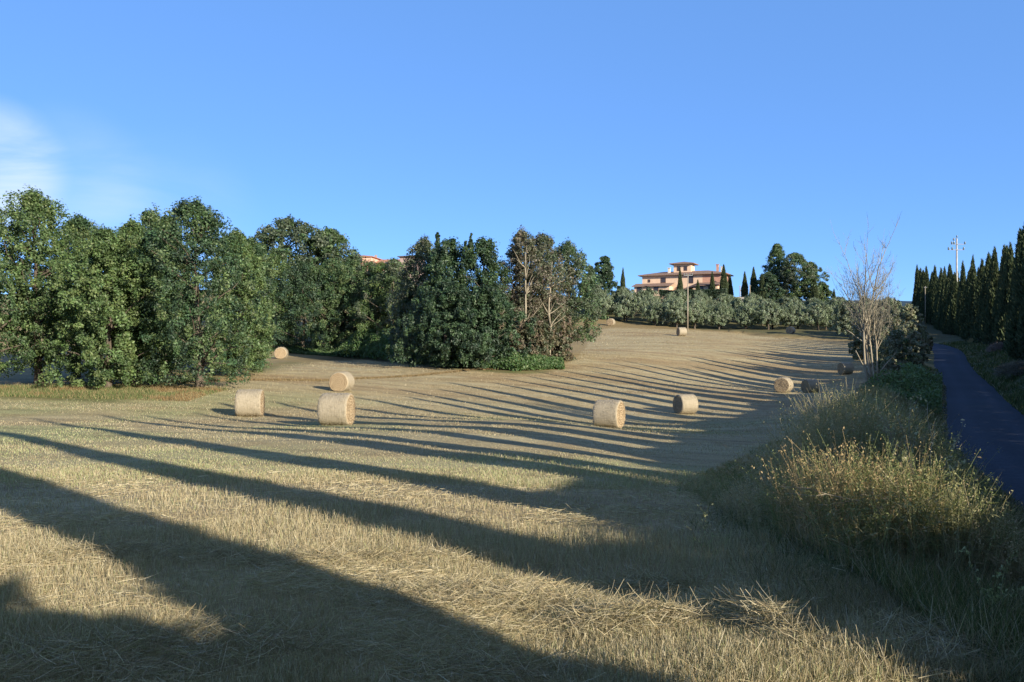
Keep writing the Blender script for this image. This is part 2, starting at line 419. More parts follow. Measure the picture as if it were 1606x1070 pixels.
def ground_color(x, y, p):
    tan = np.array([0.45, 0.365, 0.222]); pale = np.array([0.50, 0.43, 0.28]); green = np.array([0.37, 0.375, 0.20]); brown = np.array([0.37, 0.27, 0.155])
    soil = np.array([0.27, 0.19, 0.12]); grassy = np.array([0.13, 0.16, 0.055]); wood = np.array([0.10, 0.085, 0.05]); dryg = np.array([0.34, 0.27, 0.13])
    n1 = fbm(x, y, 9, 21); n2 = fbm(x * 0.35 + y * .1, y, 3.5, 22); n3 = fbm(x, y, 1.3, 23)
    # along-swath streaks
    st = fbm((x * 0.95 + y * 0.3) * 0.12, (y * 0.95 - x * 0.3), 1.6, 27)
    c = mixc(np.broadcast_to(tan, x.shape + (3,)), pale, sst(.35, .7, st))
    gzone = sst(14, 26, y) * sst(66, 48, y) * sst(26, 12, x)
    c = mixc(c, green, sst(.42, .66, n1) * gzone * 0.75 + gzone * .12)
    c = mixc(c, brown, sst(.52, .75, n2) * (0.35 + 0.45 * sst(55, 75, y)))
    c = mixc(c, brown * .9, sst(.60, .80, n3) * 0.5)
    fm = field_mask(x, y, p)
    other = mixc(np.broadcast_to(grassy, x.shape + (3,)), dryg, sst(.35, .65, fbm(x, y, 5, 31)))
    other = mixc(other, soil * .8, sst(.55, .75, fbm(x, y, 2.5, 33)) * .5)
    # woodland floor
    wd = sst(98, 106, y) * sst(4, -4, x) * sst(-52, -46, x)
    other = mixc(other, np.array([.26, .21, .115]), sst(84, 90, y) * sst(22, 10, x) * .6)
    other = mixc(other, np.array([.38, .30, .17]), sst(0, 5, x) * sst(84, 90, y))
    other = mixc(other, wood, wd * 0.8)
    # olive terrace floor dry
    og = sst(120, 150, y)
    other = mixc(other, np.array([0.31, 0.235, 0.125]), og * 0.9)
    # open slope behind the oaks on the left
    ls = sst(-22, -30, x) * sst(56, 62, y)
    other = mixc(other, np.array([0.42, 0.34, 0.2]), ls * .85)
    # verge by road: darker green
    vg = sst(HW + 4.5, HW + 2, abs(p)) * sst(.4, .6, fbm(x, y, 3, 34) * .6 + .25)
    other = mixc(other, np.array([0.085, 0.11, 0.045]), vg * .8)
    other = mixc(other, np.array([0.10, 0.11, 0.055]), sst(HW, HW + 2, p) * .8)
    out = mixc(other, c, fm)
    # furrow of rough brown grass from the oaks to the wood
    fx = np.interp(x, [-24, -20, -15, -9, -4, 0], [62, 66, 70, 78, 86, 88])
    fr = np.exp(-((y - fx) / 0.9) ** 2) * sst(-26, -22, x) * sst(1, -3, x)
    out = mixc(out, np.array([0.25, 0.19, 0.10]), fr * .75)
    return out * np.array([.93, .905, .785])
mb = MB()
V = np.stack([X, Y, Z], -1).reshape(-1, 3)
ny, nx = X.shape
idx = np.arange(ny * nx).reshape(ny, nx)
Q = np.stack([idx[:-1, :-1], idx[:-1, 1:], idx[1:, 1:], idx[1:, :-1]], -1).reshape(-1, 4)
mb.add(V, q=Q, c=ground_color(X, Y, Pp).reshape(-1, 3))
def terrain_mat():
    m, nt, b = new_mat('field_ground'); L = nt.links
    at = nd(nt, 'ShaderNodeAttribute', attribute_name='Col')
    t = nd(nt, 'ShaderNodeTexCoord')
    n1 = nd(nt, 'ShaderNodeTexNoise', Scale=14.0, Detail=8, Roughness=0.75)
    n2 = nd(nt, 'ShaderNodeTexNoise', Scale=1.7, Detail=6, Roughness=0.7)
    L.new(t.outputs['Object'], n1.inputs['Vector']); L.new(t.outputs['Object'], n2.inputs['Vector'])
    r1 = nd(nt, 'ShaderNodeMapRange'); r1.inputs['From Min'].default_value = .3; r1.inputs['From Max'].default_value = .7
    r1.inputs['To Min'].default_value = .62; r1.inputs['To Max'].default_value = 1.18
    r2 = nd(nt, 'ShaderNodeMapRange'); r2.inputs['From Min'].default_value = .3; r2.inputs['From Max'].default_value = .7
    r2.inputs['To Min'].default_value = .84; r2.inputs['To Max'].default_value = 1.10
    L.new(n1.outputs['Fac'], r1.inputs['Value']); L.new(n2.outputs['Fac'], r2.inputs['Value'])
    mm = nd(nt, 'ShaderNodeMath', operation='MULTIPLY'); L.new(r1.outputs[0], mm.inputs[0]); L.new(r2.outputs[0], mm.inputs[1])
    mu = nd(nt, 'ShaderNodeMixRGB', blend_type='MULTIPLY'); mu.inputs['Fac'].default_value = 1
    L.new(at.outputs['Color'], mu.inputs['Color1']); L.new(mm.outputs[0], mu.inputs['Color2'])
    mp2 = nd(nt, 'ShaderNodeMapping'); mp2.inputs['Rotation'].default_value = (0, 0, math.radians(17)); mp2.inputs['Scale'].default_value = (.07, 1.0, 1)
    n3 = nd(nt, 'ShaderNodeTexNoise', Scale=1.5, Detail=6, Roughness=0.7); L.new(t.outputs['Object'], mp2.inputs['Vector']); L.new(mp2.outputs['Vector'], n3.inputs['Vector'])
    r3 = nd(nt, 'ShaderNodeMapRange'); r3.inputs['From Min'].default_value = .32; r3.inputs['From Max'].default_value = .68
    r3.inputs['To Min'].default_value = .76; r3.inputs['To Max'].default_value = 1.14; L.new(n3.outputs['Fac'], r3.inputs['Value'])
    mp3 = nd(nt, 'ShaderNodeMapping'); mp3.inputs['Rotation'].default_value = (0, 0, math.radians(17 + 90))
    wv = nd(nt, 'ShaderNodeTexWave', wave_type='BANDS'); wv.inputs['Scale'].default_value = .11; wv.inputs['Distortion'].default_value = 2.2; wv.inputs['Detail'].default_value = 3; wv.inputs['Detail Scale'].default_value = .25
    L.new(t.outputs['Object'], mp3.inputs['Vector']); L.new(mp3.outputs['Vector'], wv.inputs['Vector'])
    r4 = nd(nt, 'ShaderNodeMapRange'); r4.inputs['From Min'].default_value = 0.0; r4.inputs['From Max'].default_value = .35; r4.inputs['To Min'].default_value = .84; r4.inputs['To Max'].default_value = 1.0
    L.new(wv.outputs['Fac'], r4.inputs['Value'])
    m4 = nd(nt, 'ShaderNodeMath', operation='MULTIPLY'); L.new(r3.outputs[0], m4.inputs[0]); L.new(r4.outputs[0], m4.inputs[1])
    mu2 = nd(nt, 'ShaderNodeMixRGB', blend_type='MULTIPLY'); mu2.inputs['Fac'].default_value = 1
    L.new(mu.outputs['Color'], mu2.inputs['Color1']); L.new(m4.outputs[0], mu2.inputs['Color2'])
    L.new(mu2.outputs['Color'], b.inputs['Base Color'])
    bp = nd(nt, 'ShaderNodeBump', Strength=0.5, Distance=0.04)
    L.new(n1.outputs['Fac'], bp.inputs['Height']); L.new(bp.outputs['Normal'], b.inputs['Normal'])
    return m
M_ground = terrain_mat()
tag(mb.build('ground', M_ground, smooth=True), kind='structure')

# road sheet
mb = MB()
us = np.linspace(-HW - .12, HW + .12, 17)
rv = RC[:, None, :2] + RN[:, None] * (us[None, :, None] + 0.12 * (vnoise(RC[:, 0], RC[:, 1], 1.7, 51)[:, None, None] - .5) * (abs(us) > HW)[None, :, None] * np.sign(us)[None, :, None])
camber = 0.03 * (1 - (us / HW) ** 2)
rz_ = RC[:, None, 2] + camber[None] - 0.004
V = np.concatenate([rv, rz_[..., None]], -1).reshape(-1, 3)
n0, n1_ = len(RC), len(us); idx = np.arange(n0 * n1_).reshape(n0, n1_)
rc_ = .86 + .22 * np.exp(-((abs(us) - .75) / .28) ** 2)[None] + .30 * (fbm(RC[:, 0][:, None] + us[None], RC[:, 1][:, None], 3.0, 55) - .5)
mb.add(V, q=np.stack([idx[:-1, :-1], idx[:-1, 1:], idx[1:, 1:], idx[1:, :-1]], -1).reshape(-1, 4), c=np.repeat(rc_.reshape(-1, 1), 3, 1))
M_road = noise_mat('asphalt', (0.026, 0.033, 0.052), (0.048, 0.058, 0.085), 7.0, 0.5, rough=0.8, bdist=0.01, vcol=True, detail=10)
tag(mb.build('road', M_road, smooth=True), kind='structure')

# distant hill ridge, seen between the cypresses beside the villa
mb = MB()
ax_ = np.linspace(-2600, 2600, 120)
rid = 115 + 34 * (fbm(ax_, ax_ * 0, 700, 61) - .5) + 6 * (fbm(ax_, ax_ * 0, 120, 62) - .5)
rows = [(2500 - 700, -60 + 0 * ax_), (2500 - 300, rid * .55), (2500, rid), (2500 + 400, rid * .8), (2500 + 1200, -60 + 0 * ax_)]
V = np.stack([np.stack([ax_, np.full_like(ax_, r_[0]), r_[1]], 1) for r_ in rows]).reshape(-1, 3)
idx = np.arange(len(V)).reshape(len(rows), -1)
mb.add(V, q=np.stack([idx[:-1, :-1], idx[:-1, 1:], idx[1:, 1:], idx[1:, :-1]], -1).reshape(-1, 4))
tag(mb.build('hills', noise_mat('hazed_woods', (0.02, 0.04, 0.06), (0.035, 0.065, 0.09), 0.02, 0.0), smooth=True), kind='structure')  # blue of distance haze put into the woods' colour

# ------------------------------------------------------------------ trees
def jitter_line(p0, p1, r, n=6, amp=0.12):
    p0 = np.asarray(p0, float); p1 = np.asarray(p1, float)
    t = np.linspace(0, 1, n)[:, None]
    L = np.linalg.norm(p1 - p0)
    j = r.normal(size=(n, 3)) * amp * L / n; j[0] = 0
    return p0 + (p1 - p0) * t + np.cumsum(j, 0) * 0.7
def crown_shape(H, W, cb, r, nb=6, top=0.5):
    """returns function env(t, az) -> radius, uneven round the axis"""
    ph = r.random(nb) * 6.28; am = r.uniform(.07, .19, nb); fr = r.integers(1, 5, nb); fz = r.uniform(2, 7, nb)
    def env(t, az):
        s = np.clip(t, 0, 1)
        base = np.clip(1 - s ** 3.0, 0, 1) ** .62 * np.clip(.80 + .2 * s / .35, 0, 1)
        k = 1.0
        for i in range(nb): k = k + am[i] * np.sin(fr[i] * az + ph[i] + fz[i] * s)
        return W / 2 * base * k
    return env
def broadleaf(name, loc, H, W, label, cat='tree', group=None, seed=1, cols=((.06, .10, .035),), nclump=200, nleaf=100, leaf=0.13,
              cb=0.08, sparse=0.0, spires=0, trunk_r=None, mat=None, barkmat=None, clump=0.085, limbs=16, lean=(0, 0), flat=0.75, env=None, spray=False):
    r = R(seed)
    root = empty(name, loc)
    tag(root, label, cat, group)
    env = env or crown_shape(H, W, cb, r)
    tr = trunk_r or (0.02 * H + 0.04)
    tb = MB()
    top = np.array([lean[0] * H + r.normal() * .02 * H, lean[1] * H, H * 0.82])
    trunk = jitter_line((0, 0, -0.3), top, r, 10, 0.10)
    tube(tb, trunk, np.linspace(tr, tr * .18, 10) * np.r_[1.35, np.ones(9)], 8)
    cm = MB()
    # clump centres
    n = nclump
    t = r.beta(1.15, 1.1, n); az = r.random(n) * 2 * np.pi
    rr = env(t, az) * np.clip(r.random(n) ** (1 / 2.0), .08, 1.0) * np.where(r.random(n) < .12, 1.13, 1)
    zc = H * (cb + (1 - cb) * t)
    C = np.stack([np.cos(az) * rr, np.sin(az) * rr, zc], 1)
    C[:, 0] += np.interp(zc, trunk[:, 2], trunk[:, 0]); C[:, 1] += np.interp(zc, trunk[:, 2], trunk[:, 1])
    if spires:
        for k in range(spires):
            a = r.random() * 6.28; q = r.uniform(.05, .38) * W
            m_ = 14; zz = H * np.linspace(.80, 1.05 + r.uniform(-.08, .04), m_)
            S = np.stack([np.cos(a) * q + 0 * zz, np.sin(a) * q + 0 * zz, zz], 1) + r.normal(size=(m_, 3)) * .008 * W
            tube(tb, S[::3], np.linspace(.05, .015, len(S[::3])), 4)
            C = np.concatenate([C, S])
    n = len(C)
    cr_ = (W + H) * 0.5 * clump * r.uniform(.65, 1.35, n)
    if spires: cr_[-14 * spires:] = (W + H) * .5 * clump * np.tile(np.linspace(.95, .22, 14), spires)
    cols = np.asarray(cols, float)
    cc = cols[r.integers(0, len(cols), n)] * r.uniform(.78, 1.22, (n, 1))
    k = nleaf
    d = rnd_dir(n * k, r) * (r.random((n * k, 1)) ** (1 / 2.2))
    d[:, 2] *= flat
    if spray:
        up_ = np.repeat(r.random(n) < .35, k); d[up_] *= np.array([.55, .55, 1.7])
    P = np.repeat(C, k, 0) + d * np.repeat(cr_, k)[:, None]
    out = np.repeat(C - np.array([0, 0, H * .45]), k, 0); out /= np.linalg.norm(out, axis=1)[:, None] + 1e-6
    N = rnd_dir(n * k, r) * 1.1 + d + out * .5 + np.array([0, 0, .35])
    keep = (r.random(n * k) > sparse) & (P[:, 2] > 0.02 * H)
    colr = np.repeat(cc, k, 0) * r.uniform(.75, 1.3, (n * k, 1)) * (1 + r.normal(size=(n * k, 3)) * .05)
    leaves(cm, P[keep], N[keep], leaf * r.uniform(.6, 1.35, keep.sum()), np.clip(colr[keep], 0, 1), r)
    # limbs to some clumps
    sel = r.choice(n, min(limbs, n), replace=False)
    for s_ in sel:
        zs = max(0.12 * H, C[s_, 2] - np.hypot(C[s_, 0], C[s_, 1]) * r.uniform(.5, 1.1)); zs = min(zs, .78 * H)
        st_ = np.array([np.interp(zs, trunk[:, 2], trunk[:, 0]), np.interp(zs, trunk[:, 2], trunk[:, 1]), zs])
        tube(tb, jitter_line(st_, C[s_], r, 6, .2), np.linspace(tr * .38 * (1 - zs / H * .6), tr * .05, 6), 5)
    tb.build('trunk', barkmat or M_bark, root, smooth=True)
    cm.build('crown', mat or M_leaf, root)
    return root
def ptree(px, d, ytop, wpx, label, **kw):
    x = px2x(px, d); z = gz(x, d)
    H = (535 - ytop) / F * d - z; W = wpx / F * d * kw.pop('wide', 1.0)
    return broadleaf(kw.pop('name', 'broadleaf_tree'), (x, d, z), H, W, label, **kw)

OAK = ((.050, .085, .030), (.070, .105, .035), (.040, .075, .030), (.085, .115, .040))
OAKL = ((.075, .115, .035), (.095, .130, .040), (.060, .095, .030))
DK = ((.032, .060, .026), (.045, .075, .030), (.030, .052, .026))
GR = ((.075, .095, .050), (.060, .080, .040), (.095, .105, .060))
BR = ((.105, .092, .055), (.09, .09, .05), (.075, .088, .042), (.12, .10, .065))
oaks = [
 (-45, 57, 305, 190, 'dark green oak cut off by the left edge of the photo', OAK, 11, {}),
 (62, 60, 305, 150, 'tall green oak with an airy top, second tree from the left edge', OAKL, 12, dict(cb=.08)),
 (168, 56, 362, 140, 'lower bushy oak between the two tallest oaks on the left, leafy down to the ground', OAKL, 13, dict(cb=.02)),
 (235, 63, 335, 110, 'narrow upright oak behind the gap left of the biggest oak', OAK, 14, dict(cb=.05)),
 (312, 57, 318, 165, 'biggest dark oak on the left, branches sweeping down to the stubble near a bale', DK + OAK, 15, dict(cb=.03)),
 (383, 76, 376, 80, 'oak half hidden behind the right side of the biggest oak', OAK, 16, dict(cb=.04)),
 (262, 74, 346, 110, 'dark oak filled in behind the light green oak and the biggest oak', OAK, 20, dict(cb=.05)),
 (372, 70, 366, 90, 'oak top showing between the biggest oak and the domed pines', OAKL, 18, dict(cb=.05)),
 (205, 59, 350, 100, 'light green oak filling the gap before the biggest oak', OAKL, 19, dict(cb=.05)),
 (120, 66, 345, 120, 'oak with a rounded crown filling in behind the front row of oaks', OAK, 17, dict(cb=.22)),
]
for px, d, yt, w, lab, c_, sd_, kw in oaks:
    ptree(px, d, yt, w, lab, cols=c_, seed=sd_, group='oaks along the left field edge', name='oak_tree', cat='oak tree', nclump=620, nleaf=68, leaf=.092, clump=.050, limbs=30, spray=True, wide=1.2, **kw)
OL2_ = ((.075, .085, .040), (.11, .095, .050), (.060, .070, .035), (.13, .10, .06))
wood = [
 (458, 136, 346, 130, 'broad domed pine rising above the wood left of the pink farmhouse', GR[:2] + OAK[:1], 31, dict(cb=.3, leaf=.2, flat=.55), 'pine_tree'),
 (515, 138, 362, 90, 'second domed pine top stepping down towards the pink farmhouse', OAK[:2] + GR[:1], 32, dict(cb=.3, leaf=.2, flat=.6), 'pine_tree'),
 (425, 128, 402, 90, 'leafy tree at the left end of the wood above the farthest left bale', OAKL, 33, {}, 0),
 (475, 126, 415, 95, 'dark tree in the front of the wood below the domed pine', DK, 34, {}, 0),
 (525, 127, 408, 85, 'mid green tree in the wood just left of the pink farmhouse', OAK, 35, {}, 0),
 (575, 128, 412, 80, 'grey-green tree whose top hides the wall of the pink farmhouse', GR + OAKL, 36, {}, 0),
 (618, 120, 410, 75, 'light tree in the wood under the low roof of the pink farmhouse', OAKL + GR, 37, {}, 0),
 (548, 134, 410, 90, 'tree filling the middle of the wood behind the front row', OAK, 44, {}, 0),
 (664, 99, 376, 75, 'grey-leaved round-topped tree right beside the pink farmhouse tower', GR, 38, {}, 0),
 (703, 95, 378, 85, 'dark tree with two pointed leaders in the middle of the thicket', DK + OAK[:1], 39, dict(spires=5), 0),
 (750, 94, 376, 80, 'tall dark tree with one pointed top next to the russet tree', DK + OAK[:1], 40, dict(spires=4), 0),
 (806, 97, 364, 72, 'thin russet-tinged tree with sky showing through its top', BR, 41, dict(sparse=.42, wide=1.15, cb=.32, limbs=50), 0),
 (852, 101, 370, 80, 'brownish half-bare tree between the russet tree and the last tree of the thicket', BR + GR, 42, dict(sparse=.36, wide=1.2, cb=.34, limbs=50), 0),
 (892, 106, 383, 85, 'last tree on the right of the thicket, standing free on a visible trunk', GR[:2] + OAK[:2], 43, dict(sparse=.3, cb=.12, limbs=40, lean=(.02, 0)), 0),
 (700, 89, 445, 110, 'low dark tree at the front of the thicket above the brambles', DK, 45, {}, 0),
 (762, 88, 452, 75, 'low ivy-dark tree at the front of the thicket left of the bare trunks', DK, 46, {}, 0),
 (836, 93, 500, 56, 'brown-green undergrowth round the foot of the forked bare trunk', OL2_, 48, dict(sparse=.5, cb=0), 0),
 (872, 99, 498, 50, 'brown-green undergrowth left of the free-standing last tree', OL2_, 49, dict(sparse=.3, cb=0), 0),
 (600, 124, 413, 66, 'light leafy tree under the join of the two farmhouse roofs', OAKL, 50, {}, 0),
 (650, 103, 455, 60, 'small dark tree in the hollow between wood and thicket', DK, 47, {}, 0),
]
for px, d, yt, w, lab, c_, sd_, kw, nm in wood:
    k = dict(nclump=430, nleaf=62, leaf=.13, clump=.056, cb=.02, limbs=18, spray=True, wide=1.38); k.update(kw)
    ptree(px, d, yt, w, lab, cols=c_, seed=sd_, group='trees of the wood and thicket', name=nm or 'broadleaf_tree', cat='pine tree' if nm else 'tree', **k)

# ivy-hung bare trunks in the right of the thicket
for i, (px, d, yt, lab) in enumerate([(828, 95, 395, 'pale bare trunk forking up through the russet tree'), (862, 97, 410, 'slanting pale trunk right of the forked bare trunk')]):
    r = R(300 + i); x = px2x(px, d); z = gz(x, d); root = empty('dead_tree', (x, d, z)); tag(root, lab, 'bare tree')
    tb = MB(); H = (535 - yt) / F * d - z
    tr_ = jitter_line((0, 0, -.2), ((.06 if i else -.03) * H, 0, H), r, 9, .1); tube(tb, tr_, np.linspace(.16, .04, 9), 7)
    for k in range(14):
        j = r.integers(3, 8); e = tr_[j] + np.array([r.normal() * 1.6, r.normal() * 1.2, r.uniform(.8, 2.6)])
        tube(tb, jitter_line(tr_[j], e, r, 5, .2), np.linspace(.06, .012, 5), 5)
    tb.build('trunk', M_palebark, root, smooth=True)

# trees beyond on the hill
hill = [
 (946, 192, 404, 44, 'dark round tree on the slope above the olive grove left of the villa', DK + OAK[:1], 51, dict(cb=.05)),
 (928, 186, 418, 26, 'small dark tree beside the round tree above the left olives', DK, 52, {}),
 (1214, 255, 384, 36, 'tall open-crowned poplar behind the hill trees right of the villa', OAK[:2], 53, dict(cb=.25, sparse=.25)),
 (1206, 246, 428, 44, 'dark low tree at the left foot of the tall poplar', DK, 54, {}),
 (1246, 248, 398, 66, 'broad domed tree, largest of the group right of the villa', OAK + GR, 55, {}),
 (1270, 250, 412, 40, 'smaller domed tree leaning on the right of the broad one', OAK + GR, 56, {}),
 (1290, 252, 444, 26, 'lowest tree at the right end of the group right of the villa', OAK, 57, {}),
 (1228, 250, 418, 52, 'grey-green tree in the middle of the group right of the villa', GR, 58, {}),
]
for px, d, yt, w, lab, c_, sd_, kw in hill:
    k = dict(nclump=320, nleaf=60, leaf=.20, clump=.062, cb=.05, limbs=10); k.update(kw)
    ptree(px, d, yt, w, lab, cols=c_, seed=sd_, group='trees on the hill crest', **k)

# ------------------------------------------------------------------ cypresses
def cypress_variant(seed, nl=9000, slim=False):
    """unit cypress: height 1, radius about 1 at scale (x,y by R; z by H)"""
    r = R(seed)
    ph = r.random(8) * 6.28
    def prof(t, az):
        if slim: s = (.50 + .5 * np.clip(t / .35, 0, 1)) * (1.0 - t) ** .86 * 1.45
        else: s = np.minimum(1, .82 + .18 * (np.clip(t, 0, 1) / .08)) * (1.0 - t) ** .86 * 1.2
        fl = 1 + .10 * np.sin(3 * az + ph[0] + 5 * t) + .07 * np.sin(7 * az + ph[1] - 8 * t) + .08 * np.sin(2 * az + ph[2] + 14 * t) + .05 * np.sin(25 * t + ph[3] + az)
        return s * fl
    cm = MB()
    # closed inner mass
    nt_, na = 26, 14
    T_, A_ = np.meshgrid(np.linspace(0.01, .985, nt_), np.arange(na) / na * 6.283, indexing='ij')
    rr = prof(T_, A_) * .78
    v = np.stack([np.cos(A_) * rr, np.sin(A_) * rr, T_], -1).reshape(-1, 3)
    i = np.arange(nt_ - 1)[:, None] * na; j = np.arange(na)[None]; j2 = (j + 1) % na
    cm.add(v, q=np.stack([i + j, i + j2, i + na + j2, i + na + j], -1).reshape(-1, 4), c=(.022, .034, .016))
    t = 1 - (1 - r.random(nl)) ** .8
    t = np.clip(r.random(nl) ** 1.0 * 1.0, 0.004, 1)
    keep = r.random(nl) < np.clip(prof(t, 0) + .12, 0, 1); t = t[keep]; n = len(t)
    az = r.random(n) * 6.283
    rad = prof(t, az) * r.uniform(.74, 1.06, n)
    return cm, t, az, rad, r, n
def make_cypress(seed, H, Rm, label, group, nl=9000, slim=False):
    cm0, t, az, rad, r, n = cypress_variant(seed, nl, slim)
    cm = MB()
    for v, c in zip(cm0.v, cm0.c):
        cm.add(v * np.array([Rm, Rm, H]), c=c); 
    cm.q = cm0.q
    P = np.stack([np.cos(az) * rad * Rm, np.sin(az) * rad * Rm, t * H], 1)
    D = np.stack([np.cos(az) * .33, np.sin(az) * .33, np.ones(n)], 1) + r.normal(size=(n, 3)) * .13
    L = r.uniform(.28, .62, n); W = r.uniform(.09, .2, n)
    base = np.array([(.055, .078, .036), (.070, .095, .042), (.042, .062, .030), (.090, .105, .050)])[r.integers(0, 4, n)] * r.uniform(.8, 1.25, (n, 1))
    strips(cm, P, D, L, W, np.zeros((n, 3)), base, r, 2, .1)
    # ragged tip
    m = 60; tt = r.uniform(.95, 1.03, m)
    strips(cm, np.stack([r.normal(size=m) * .05, r.normal(size=m) * .05, tt * H], 1), np.stack([r.normal(size=m) * .2, r.normal(size=m) * .2, np.ones(m)], 1),
           r.uniform(.25, .5, m), r.uniform(.06, .12, m), np.zeros((m, 3)), np.tile((.045, .065, .03), (m, 1)), r, 2, .1)
    root = empty('cypress_tree', (0, 0, 0)); tag(root, label, 'cypress tree', group)
    tb = MB(); tube(tb, [(0, 0, -.3), (0, 0, H * .3), (0, 0, H * .8)], [.17, .13, .04], 7)
    a = tb.build('trunk', M_bark, root, smooth=True)
    b = cm.build('crown', M_needle, root)
    return root, [a, b]
CG = 'cypresses lining the road'
cyp = [make_cypress(400 + k, h, rr_, 'x', CG, 9500) for k, (h, rr_) in enumerate([(15.0, 1.0), (15.0, 1.25), (15.0, 1.05), (15.0, 1.35), (15.0, 1.15)])]
cyp.append(make_cypress(410, 15.0, 1.0, 'x', CG, 9500, slim=True))
# the row line (x as function of y)
row_y = np.array([-60, 0, 16, 97, 136, 152, 170, 210, 260]); row_x = np.array([-18.1, 8.9, 16.1, 57.1, 73.0, 79.0, 86.3, 101.6, 120])
def row_at_n(nv):
    ys = np.linspace(-60, 260, 6401); xs = np.interp(ys, row_y, row_x)
    nn = .743 * xs + .669 * ys
    return np.interp(nv, nn, xs), np.interp(nv, nn, ys)
r = R(5)
spec = [(-13, 15, 1.1), (-10, 14.5, 1.2), (-6.8, 15, 1.2), (-3.4, 15.5, 1.25), (0.0, 15, 1.9), (2.0, 5.4, 2.2), (2.75, 5.6, 2.0), (3.25, 16.4, .66), (6.75, 15.8, .54), (9.85, 14.8, .58), (13.1, 14.2, .60), (15.4, 13.8, .58), (18.1, 13.5, .55)]
for nv in (21.1, 24.2, 27.3, 30.6, 34.6, 37.6, 41.2, 45.3, 48.9, 52.7, 55.9, 59.1, 62.4, 65.8, 69.2, 73.8, 77.2): spec.append((nv, float(r.uniform(12.6, 14.8)), float(r.uniform(.72, 1.0))))
while nv < 232:
    nv += r.uniform(3.0, 3.65)
    spec.append((nv, float(r.uniform(10.0, 12.8)), float(r.uniform(.95, 1.4))))
trees = []
for nv, h, rw in spec:
    x, y = row_at_n(nv)
    x += r.normal() * .25
    trees.append((float(x), float(y), h, rw))
    if 24 < nv and r.random() < .45 and min(abs(nv + .9 - q) for q in (32.7, 50.8, 71.5)) > 1.6 and nv > 60:
        trees.append((float(x) + r.uniform(.9, 1.7), float(y) + r.uniform(-.6, 1.6), h * r.uniform(.80, .95), rw * .8))
# order by where they stand in the photo, from the right edge
vis = [(803 + F * x / y, k) for k, (x, y, h, rw) in enumerate(trees) if y > 20]
inframe = sorted([(p_, k) for p_, k in vis if p_ < 1612], key=lambda a: -a[0])
ordn = {k: i for i, (p_, k) in enumerate(inframe)}
first_used = set()
for k, (x, y, h, rw) in enumerate(trees):
    vi = 5 if 7 <= k <= 28 else k % 5; root0, ch0 = cyp[vi]; q_ = rw / [1.0, 1.25, 1.05, 1.35, 1.15, 1.0][vi]
    sc_ = (q_, q_, h / 15.0)
    loc = (x, y, gz(x, y) - .1)
    if vi not in first_used:
        first_used.add(vi); o = root0; o.location = loc; o.rotation_euler = (0, 0, r.random() * 6.28); o.scale = sc_
    else:
        o = copy_thing(root0, loc, r.random() * 6.28, sc_, ch0)
    o.rotation_euler = (r.normal() * .012, r.normal() * .012, o.rotation_euler[2])
    if k in ordn:
        tag(o, 'dark roadside cypress, %s from the right edge of the photo' % ORD[ordn[k]], 'cypress tree', CG)
    else:
        tag(o, 'roadside cypress nearer than the right edge of the photo, known by its long shadow', 'cypress tree', CG + ' outside the frame')

ug = MB(); r = R(15); n = 260000
uy = np.where(r.random(n) < .72, r.uniform(-14, 80, n), r.uniform(80, 216, n)); ux = np.interp(uy, row_y, row_x)
ox = r.normal(size=n) * .5
hh = (3.3 + .9 * vnoise(uy, uy * 0, 2.3, 7)) * np.interp(uy, [-2.9, -2.3, -1.1, -.75, .9, 1.3, 2.5, 2.9, 6.9, 7.3, 10.0, 10.4, 72, 88], [1, .35, .35, 1, 1.1, .78, .78, 1.1, 1.1, .66, .66, 1.1, 1.1, .42])
P = np.stack([ux + ox, uy, 0 * ux], 1); P[:, 2] = ground(P[:, 0], P[:, 1]) + hh * r.random(n) ** .6 * np.clip(1.3 - np.abs(ox) / 1.8, .2, 1)
leaves(ug, P, rnd_dir(n, r), .16 * r.uniform(.6, 1.4, n), np.array([(.035, .048, .022), (.05, .06, .03), (.045, .05, .028)])[r.integers(0, 3, n)] * r.uniform(.7, 1.3, (n, 1)), r)
tag(ug.build('undergrowth', M_needle), 'dark tangled undergrowth closing the gaps between the roadside cypresses', 'undergrowth', kind='stuff')

# small cypresses round the villa
VG = 'small cypresses round the villa'
small = [(977, 240, 421, 2.2, 'lone slender cypress left of the villa'), (1066.5, 252, 421, 2.3, 'slender cypress in front of the middle of the villa facade'),
         (1094.5, 246, 439, 2.1, 'short cypress in front of the right annex of the villa'), (1117, 250, 427, 2.6, 'cypress in front of the reddish corner of the villa'),
         (1135, 250, 416, 3.4, 'tallest cypress at the right corner of the villa'), (1145, 254, 431, 2.4, 'cypress just right of the tallest one at the villa corner'),
         (1168, 250, 427, 2.7, 'free-standing cypress between the villa and the hill trees'), (1182, 250, 420, 3.3, 'thick cypress just left of the hill trees'),
         (1195, 244, 430, 2.9, 'lighter green cypress against the left of the hill trees'), (1278, 244, 434, 2.6, 'cypress in front of the right of the hill trees'),
         (1308, 205, 454, 2.0, 'small cypress top poking out of the olives right of the hill trees')]
for i, (px, d, yt, w, lab) in enumerate(small):
    x = px2x(px, d); z = gz(x, d) - .1; h = (535 - yt) / F * d - z
    root0, ch0 = cyp[5]; s_ = w / 2 * .68
    o = copy_thing(root0, (x, d, z), i * 1.3, (s_, s_, h / 15.2), ch0)
    tag(o, lab, 'cypress tree', VG)

